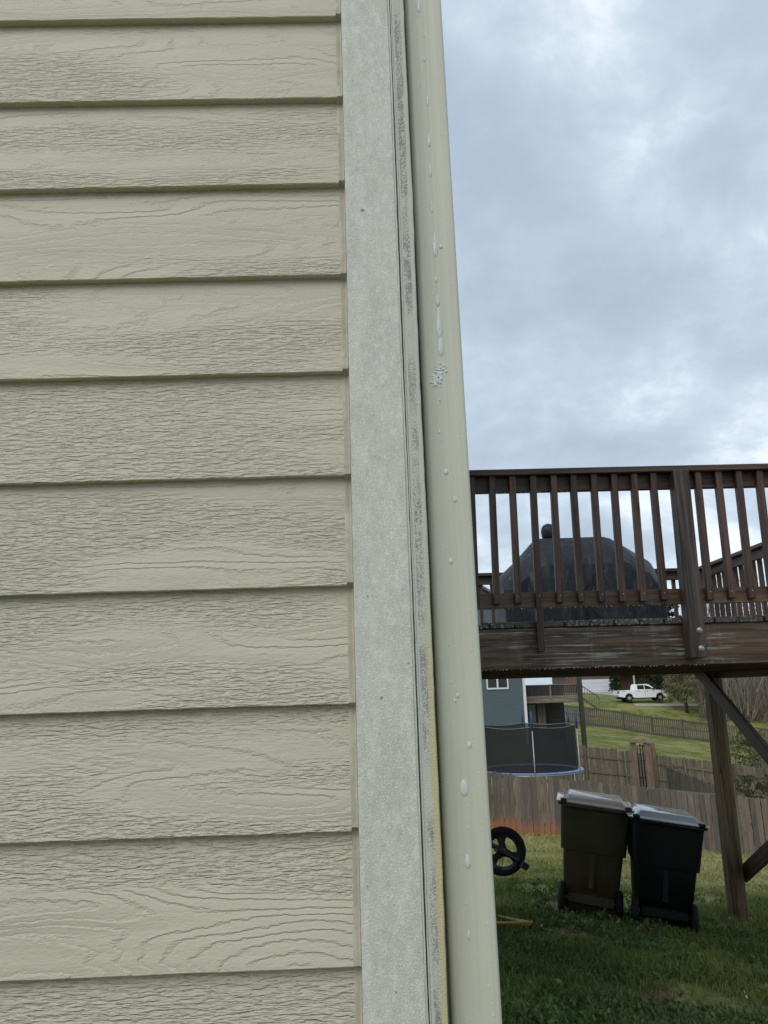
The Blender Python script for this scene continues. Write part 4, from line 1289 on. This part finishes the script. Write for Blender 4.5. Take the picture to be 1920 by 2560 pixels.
sidewin([(3.16, 1.36), (3.16, 1.83), (3.50, 1.82), (4.05, 1.42), (4.0, 1.36)])
MB().box(4.0*k, 4.25*k, -HWd-0.16, -HWd+0.02, 1.32*k, 1.48*k, 0.03).build('mirror', GLS, cb, local=True)
for x in (2.28, 3.28):
    MB().box(x*k, (x+0.2)*k, -HWd-0.02, -HWd+0.005, 1.13*k, 1.18*k).build('door_handle', GLS, cb, local=True)
for x in (2.10, 3.13):
    MB().box(x*k, (x+0.018)*k, -HWd-0.003, -HWd+0.004, 0.56*k, 1.27*k).build('door_seam', GLS, cb, local=True)
MB().box(-0.01, 0.16*k, -HWd-0.006, -HWd+0.2, 0.92*k, 1.22*k, 0.01).build('tail_light', plain('red_lens', (0.45, 0.02, 0.02), (0.35, 0.02, 0.02), 3, 0.15), truck, local=True)
MB().box(5.62*k, 5.80*k, -HWd-0.004, -HWd+0.3, 0.92*k, 1.08*k, 0.01).build('headlight', plain('clear_lens', (0.5, 0.52, 0.55), (0.4, 0.42, 0.45), 3, 0.1), truck, local=True)
MB().box(-0.12*k, 0.05*k, -HWd*0.95, HWd*0.95, 0.55*k, 0.75*k, 0.02).build('rear_bumper', STEEL, truck, local=True)
MB().box(5.80*k, 5.95*k, -HWd*0.95, HWd*0.95, 0.50*k, 0.78*k, 0.02).build('front_bumper', STEEL, truck, local=True)
MB().box(0.45*k, 0.85*k, -HWd-0.003, -HWd+0.003, 1.12*k, 1.17*k).build('side_emblem', plain('grey_decal', (0.25, 0.25, 0.26)), truck, local=True)
MB().box(0.3*k, 5.5*k, -HWd*0.8, HWd*0.8, 0.30*k, 0.50*k).build('chassis', RUB, truck, local=True)
RIMM = plain('alloy', (0.55, 0.56, 0.58), (0.4, 0.41, 0.43), 5, 0.3, metal=0.5)
for x in (1.25, 4.85):
    for s_ in (-1, 1):
        T = Matrix.Translation((x*k, s_*(HWd-0.13), 0.40*k)) @ Matrix.Rotation(R(90), 4, 'X')
        w_ = MB().lathe([(0.20*k, -0.13), (0.37*k, -0.13), (0.41*k, -0.09), (0.41*k, 0.09), (0.37*k, 0.13), (0.20*k, 0.13)], 24, T).build('wheel', RUB, truck, 35, local=True)
        rm_ = MB()
        for q_ in range(5):
            Tq = T @ Matrix.Rotation(R(72*q_), 4, 'Z')
            rm_.prism([(0.03*k, -0.05*k), (0.23*k, -0.055*k), (0.23*k, 0.055*k), (0.03*k, 0.05*k)], -0.14, 0.14, 'z', Tq)
        rm_.lathe([(0.07*k, -0.145), (0.07*k, 0.145)], 10, T)
        rm_.build('rim', RIMM, w_, local=True)

# ------------------------------------------------------------------ trees and shrubs
def tint_mat(name, stops, rough=0.8, trans=0.0):
    t = NT(name)
    a = t.n.new('ShaderNodeAttribute'); a.attribute_name = 'tint'
    c_ = t.ramp(a.outputs['Fac'], stops)
    t.done(c_, rough, None, 0.2)
    if trans:
        tr_ = t.n.new('ShaderNodeBsdfTranslucent'); mx = t.n.new('ShaderNodeMixShader')
        t.l.new(c_, tr_.inputs[0]); mx.inputs[0].default_value = trans
        t.l.new(t.b.outputs[0], mx.inputs[1]); t.l.new(tr_.outputs[0], mx.inputs[2])
        t.l.new(mx.outputs[0], t.n['Material Output'].inputs[0])
    return t.m
def bare_tree_mesh(seed, H, spread=0.25, levels=4):
    r_ = random.Random(seed); m_ = MB()
    def grow(p, d, L, rad, lev):
        n = 3
        pts = [p]; rr = [rad]
        q = p; dd = d
        for i in range(n):
            dd = (dd+Vector((r_.gauss(0, 0.10), r_.gauss(0, 0.10), r_.uniform(0, 0.08)))).normalized()
            q = q+dd*(L/n)
            pts.append(q); rr.append(rad*(1-0.75*(i+1)/n)+0.004)
        m_.tube(pts, rr, 5 if lev == 0 else 3, cap=False)
        if lev >= levels: return
        nb = (9, 5, 4, 3)[lev]
        for b in range(nb):
            f = r_.uniform(0.28 if lev == 0 else 0.2, 1.0)
            i = min(n-1, int(f*n)); pt = pts[i].lerp(pts[i+1], f*n-i)
            az = r_.uniform(0, 2*math.pi); up_ = r_.uniform(0.35, 1.0)
            nd = (Vector((math.cos(az), math.sin(az), up_)).normalized()+dd*0.4).normalized()
            grow(pt, nd, L*r_.uniform(0.28, 0.46), rad*(1-0.7*f)*0.5+0.003, lev+1)
    grow(Vector((0, 0, -0.2)), Vector((0, 0, 1)), H, H*0.011+0.03, 0)
    return m_.mesh('bare_tree')
BARKS = [plain('bark_grey', (0.27, 0.25, 0.22), (0.17, 0.155, 0.14), 2, 0.9), plain('bark_brown', (0.13, 0.10, 0.085), (0.085, 0.07, 0.06), 2, 0.9)]
tms = []
for i in range(6):
    me = bare_tree_mesh(100+i, (13, 15, 17, 12, 10, 16)[i], levels=3)
    me.materials.append(BARKS[i % 2]); tms.append(me)
rt = random.Random(21)
def bare(px, y, sc=1.0, label='tall bare winter tree in the woods beyond the pickup', grp='bare trees of the winter woods'):
    d = ray(px, 1740); x = d.x*(y/d.y)
    o = place('bare_tree', rt.choice(tms), None, None, (x, y, g(x, y)-0.1), (0, 0, rt.uniform(0, 6)))
    o.scale = (sc, sc, sc*rt.uniform(0.9, 1.15))
    tag(o, label, 'tree', grp)
for i in range(74):
    bare(1735+rt.random()**0.9*330, rt.uniform(84, 150), rt.uniform(0.5, 0.95))
for i in range(16):
    bare(rt.uniform(1560, 1740), rt.uniform(150, 190), rt.uniform(0.5, 0.8), 'bare tree standing behind the brick house', 'bare trees behind the brick house')
# thicket of saplings and brush that fills the woods
def thicket(name, label, n, pxr, yr, hr, wid, mat, cat='woods'):
    px = rng.uniform(pxr[0], pxr[1], n); yv_ = rng.uniform(yr[0], yr[1], n)
    d0_, d1_ = ray(pxr[0], 1740), ray(pxr[1], 1740)
    r0, r1 = d0_.x/d0_.y, d1_.x/d1_.y
    x = (r0+(r1-r0)*(px-pxr[0])/(pxr[1]-pxr[0]))*yv_
    z = G(x, yv_)-0.1
    h = rng.uniform(hr[0], hr[1], n)*rng.uniform(0.4, 1.0, n)
    az = rng.uniform(0, np.pi, n); w = wid*rng.uniform(0.4, 1.3, n)*(yv_/100)
    lx, ly = rng.normal(0, 0.16, n)*h, rng.normal(0, 0.16, n)*h
    z0_ = z+rng.uniform(0, 0.5, n)*h
    A = np.stack([x-np.cos(az)*w, yv_-np.sin(az)*w, z0_], 1); B = np.stack([x+np.cos(az)*w, yv_+np.sin(az)*w, z0_], 1)
    Cc = np.stack([x+lx, yv_+ly, z0_+h*0.7], 1)
    V = np.stack([A, B, Cc], 1).reshape(-1, 3)
    T_ = np.arange(3*n).reshape(-1, 3)
    return tag(place(name, raw_mesh(name, V, T_, mat, rng.random(n)), None), label, cat, kind='stuff')
BRUSH = tint_mat('brush', [(0.0, (0.09, 0.08, 0.065)), (0.35, (0.19, 0.165, 0.135)), (0.6, (0.16, 0.145, 0.10)), (0.85, (0.30, 0.275, 0.24)), (1.0, (0.21, 0.13, 0.10))])
thicket('winter_woods', 'grey brown thicket of leafless saplings filling the woods', 46000, (1745, 2100), (80, 135), (1.5, 7.5), 0.055, BRUSH)
thicket('bramble_thicket', 'brown bramble thicket at the edge of the lawn past the deck post', 9000, (1868, 2050), (40, 62), (0.6, 2.6), 0.05, BRUSH, 'brambles')
thicket('back_woods', 'distant leafless woods behind the brick house', 14000, (1560, 1760), (150, 190), (2.0, 8.0), 0.06, BRUSH)
def leaf_mesh(name, centres, n, size, mat, tints=(0, 1), aspect=0.45, up=0.0):
    """many little leaf triangles pairs spread through blobs: centres = (x,y,z,rx,ry,rz)"""
    C = np.array(centres, dtype=float)
    idx = rng.integers(0, len(C), n)
    u = rng.normal(0, 1, (n, 3)); u /= np.linalg.norm(u, axis=1)[:, None]
    rad = rng.random(n)**0.45
    P = C[idx, :3]+u*rad[:, None]*C[idx, 3:6]
    a = rng.normal(0, 1, (n, 3)); a[:, 2] += up; a /= np.linalg.norm(a, axis=1)[:, None]
    b = np.cross(a, rng.normal(0, 1, (n, 3))); b /= np.linalg.norm(b, axis=1)[:, None]
    s_ = size*rng.uniform(0.5, 1.3, n)[:, None]
    V = np.stack([P-a*s_, P+b*s_*aspect, P+a*s_, P-b*s_*aspect], 1).reshape(-1, 3)
    o = np.arange(n)[:, None]*4
    T_ = np.concatenate([o+np.array([0, 1, 2]), o+np.array([0, 2, 3])], 1).reshape(-1, 3)
    tv = np.clip(tints[0]+(tints[1]-tints[0])*(0.55*rng.random(n)+0.45*rng.random(len(C))[idx]), 0, 1)
    return raw_mesh(name, V, T_, mat, np.repeat(tv, 2))
EVG = tint_mat('evergreen_leaf', [(0.0, (0.018, 0.028, 0.016)), (0.5, (0.035, 0.052, 0.024)), (1.0, (0.065, 0.08, 0.035))], trans=0.15)
OLV = tint_mat('olive_leaf', [(0.0, (0.09, 0.10, 0.04)), (0.5, (0.16, 0.165, 0.075)), (1.0, (0.25, 0.23, 0.13))], trans=0.15)
GRS = tint_mat('shrub_leaf', [(0.0, (0.03, 0.045, 0.02)), (0.6, (0.06, 0.08, 0.035)), (1.0, (0.12, 0.11, 0.06))], trans=0.15)
def leafy_tree(name, label, px, y, H, rad, mat, n, size, seed, cat='tree', trunk=True, lo=0.15, cone=1.0):
    r_ = random.Random(seed)
    d = ray(px, 1740); x = d.x*(y/d.y); z = g(x, y)
    t = thing(name, label, cat, (x, y, z))
    if trunk:
        MB().tube([(x, y, z-0.2), (x+0.05*rad, y, z+H*0.5), (x, y+0.05*rad, z+H*0.92)], [0.02*H+0.03, 0.012*H+0.02, 0.01], 7).build('trunk', BARKS[1], t, True)
        m_ = MB()
        for i in range(14):
            f = r_.uniform(lo, 0.9); a = r_.uniform(0, 6.28)
            L = rad*(1-cone*f*0.8)
            m_.tube([(x, y, z+H*f), (x+L*0.9*math.cos(a), y+L*0.9*math.sin(a), z+H*f+0.25*L)], [0.03+0.004*H, 0.01], 4)
        m_.build('branches', BARKS[1], t)
    cs = []
    for i in range(110):
        f = lo+(1-lo)*r_.random()
        R_ = rad*max(0.12, (1-cone*(f-lo)/(1-lo)*0.9))
        a = r_.uniform(0, 6.28); q = R_*r_.random()**0.5
        s_ = R_*r_.uniform(0.22, 0.42)
        cs.append((x+q*math.cos(a), y+q*math.sin(a), z+H*f, s_, s_, s_*0.7))
    cm = leaf_mesh('crown', cs, n, size, mat)
    place('crown', cm, None, t, (0, 0, 0))
    return t
leafy_tree('cedar_tree', 'olive green loose cedar at the end of the far grey fence', 1712, 83, 8.2, 2.3, OLV, 13000, 0.10, 1, cone=0.35)
leafy_tree('cedar_tree', 'smaller drab green cedar just right of the pickup', 1752, 92, 5.0, 1.8, OLV, 5000, 0.16, 4, cone=0.5)
leafy_tree('pine_tree', 'tall dark green pine rising above the deck railing', 1695, 118, 14.0, 3.2, EVG, 9000, 0.24, 2, lo=0.25, cone=0.8)
leafy_tree('evergreen_shrub', 'dark green clipped shrub beside the garage door', 1540, 119.5, 2.6, 0.9, EVG, 2500, 0.14, 3, 'shrub', False, 0.05, 0.3)
leafy_tree('evergreen_shrub', 'round dark evergreen shrub behind the pickup bonnet', 1650, 112, 3.0, 3.0, EVG, 6000, 0.16, 6, 'shrub', False, 0.1, 0.6)
leafy_tree('leafy_shrub', 'tangled green shrub against the fence past the deck post', 1862, 24.0, 1.9, 0.75, GRS, 3500, 0.055, 7, 'shrub', False, 0.1, 0.4)
leafy_tree('leafy_shrub', 'sparse grey green shrub at the lawn edge near the brambles', 1856, 47.0, 3.2, 1.5, OLV, 3500, 0.09, 8, 'shrub', True, 0.1, 0.5)

# ------------------------------------------------------------------ grass and litter on the near lawn
GRASS = tint_mat('grass_blade', [(0.0, (0.065, 0.105, 0.026)), (0.35, (0.135, 0.19, 0.045)), (0.6, (0.21, 0.235, 0.07)), (0.8, (0.27, 0.28, 0.095)), (1.0, (0.38, 0.34, 0.17))], 0.7, 0.25)
def vnoise(x, y, s, seed):
    r_ = np.random.default_rng(seed); tb = r_.random((64, 64))
    X, Y = x*s, y*s
    xi, yi = np.floor(X).astype(int), np.floor(Y).astype(int); fx, fy = X-xi, Y-yi
    fx = fx*fx*(3-2*fx); fy = fy*fy*(3-2*fy)
    q = lambda a, b: tb[a % 64, b % 64]
    return (q(xi, yi)*(1-fx)+q(xi+1, yi)*fx)*(1-fy)+(q(xi, yi+1)*(1-fx)+q(xi+1, yi+1)*fx)*fy
def scatter(n, y0, y1, r0=0.02, r1=0.60, p=1.0):
    u = rng.random(n)
    y = (y0**(1-p)+(y1**(1-p)-y0**(1-p))*u)**(1/(1-p)) if p != 1 else y0*(y1/y0)**u
    x = (r0+(r1-r0)*rng.random(n))*y
    return x, y
def grass(n, y0, y1, hmin, hmax, wid, green, label, name='grass'):
    x, y = scatter(n, y0, y1)
    d = 0.6*vnoise(x, y, 1.6, 5)+0.4*vnoise(x, y, 4.5, 6)
    keep = rng.random(n) < np.clip((d-0.36)*3.6, 0.07, 1.0)
    keep &= ~((x < XO+0.1) & (y < HB+0.2))
    x, y, d = x[keep], y[keep], d[keep]; n = len(x)
    z = G(x, y)-0.005
    h = rng.uniform(hmin, hmax, n)*(0.55+0.9*d)
    az = rng.uniform(0, 2*np.pi, n); w = wid*rng.uniform(0.6, 1.4, n)*(y/6)**0.6
    la = rng.uniform(0, 2*np.pi, n); ll = h*rng.uniform(0.2, 1.1, n)
    A = np.stack([x-np.cos(az)*w, y-np.sin(az)*w, z], 1); B = np.stack([x+np.cos(az)*w, y+np.sin(az)*w, z], 1)
    M1 = np.stack([x+np.cos(la)*ll*0.35, y+np.sin(la)*ll*0.35, z+h*0.65], 1)
    Cc = np.stack([x+np.cos(la)*ll, y+np.sin(la)*ll, z+h*0.95], 1)
    off = np.stack([np.cos(az)*w*0.7, np.sin(az)*w*0.7, np.zeros(n)], 1)
    V = np.stack([A, B, M1+off, M1-off, Cc], 1).reshape(-1, 3)
    o = np.arange(n)[:, None]*5
    T_ = np.concatenate([o+np.array([0, 1, 2]), o+np.array([0, 2, 3]), o+np.array([3, 2, 4])], 1).reshape(-1, 3)
    patch = vnoise(x, y, 0.9, 9)
    tv = np.clip(green+0.65*(patch-0.5)+rng.normal(0, 0.14, n)+0.16*np.clip((y-7.5)/3, 0, 1), 0, 1)
    tag(place(name, raw_mesh(name, V, T_, GRASS, np.repeat(tv, 3)), None), label, 'grass', kind='stuff')
grass(120000, 3.6, 11.0, 0.03, 0.085, 0.0035, 0.30, 'short green grass blades over the near lawn')
grass(90000, 9.5, 23.0, 0.03, 0.08, 0.006, 0.70, 'dry olive grass between the bins and the fence')
# clover and broad weeds
x, y = scatter(26000, 3.6, 9.0, p=1.0)
d = vnoise(x, y, 2.2, 31)
kp = (d > 0.42) & ~((x < XO+0.1) & (y < HB+0.2)); x, y = x[kp], y[kp]
cs = np.stack([x, y, G(x, y)+rng.uniform(0.01, 0.05, len(x)), np.full(len(x), .012), np.full(len(x), .012), np.full(len(x), .008)], 1)
CLV = tint_mat('clover_leaf', [(0.0, (0.038, 0.075, 0.026)), (0.5, (0.080, 0.135, 0.045)), (1.0, (0.14, 0.19, 0.075))], 0.6, 0.2)
tag(place('clover', leaf_mesh('clover', cs, int(len(x)*1.6), 0.013, CLV, (0, 1), 0.75, 1.5), None), 'low clover and broad weeds spread through the near grass', 'weeds', kind='stuff')
x, y = scatter(900, 3.6, 10.0, p=1.0)
kp = (vnoise(x, y, 1.1, 44) > 0.5) & ~((x < XO+0.1) & (y < HB+0.2)); x, y = x[kp], y[kp]
rw = rng.uniform(0.03, 0.085, len(x))
cs = np.stack([x, y, G(x, y)+rw*0.55, rw, rw, rw*0.6], 1)
WEED = tint_mat('weed_leaf', [(0.0, (0.045, 0.085, 0.025)), (0.5, (0.10, 0.165, 0.045)), (1.0, (0.19, 0.24, 0.085))], 0.55, 0.25)
tag(place('leafy_weeds', leaf_mesh('leafy_weeds', cs, 26*len(x), 0.020, WEED, (0, 1), 0.55, 0.9), None), 'clumps of leafy weeds standing up from the lawn', 'weeds', kind='stuff')
# dead leaves, pale chips
x, y = scatter(1500, 3.8, 10, p=1.0)
kp = ~((x < XO+0.1) & (y < HB+0.2)); x, y = x[kp], y[kp]
sel = vnoise(x, y, 1.3, 77) > 0.35; x, y = x[sel], y[sel]
cs = np.stack([x, y, G(x, y)+0.012, np.full(len(x), .004), np.full(len(x), .004), np.full(len(x), .004)], 1)
LIT = tint_mat('dead_leaf', [(0.0, (0.07, 0.045, 0.03)), (0.5, (0.16, 0.11, 0.07)), (1.0, (0.30, 0.25, 0.19))])
tag(place('leaf_litter', leaf_mesh('leaf_litter', cs, len(x), 0.022, LIT, (0, 1), 0.5, 0.3), None), 'scattered brown dead leaves in the lawn', 'leaves', kind='stuff')
x, y = scatter(260, 4.2, 11, 0.12, 0.55)
kp = (vnoise(x, y, 0.8, 15) > 0.45) & ~((x < XO+0.1) & (y < HB+0.2)); x, y = x[kp], y[kp]
cs = np.stack([x, y, G(x, y)+0.045, np.full(len(x), .003), np.full(len(x), .003), np.full(len(x), .01)], 1)
tag(place('white_chips', leaf_mesh('white_chips', cs, len(x), 0.012, tint_mat('white_chip', [(0.0, (0.4, 0.4, 0.37)), (1.0, (0.7, 0.7, 0.66))]), (0, 1), 0.6, 0.3), None), 'small white petals and chips dotted over the grass', 'petals', kind='stuff')
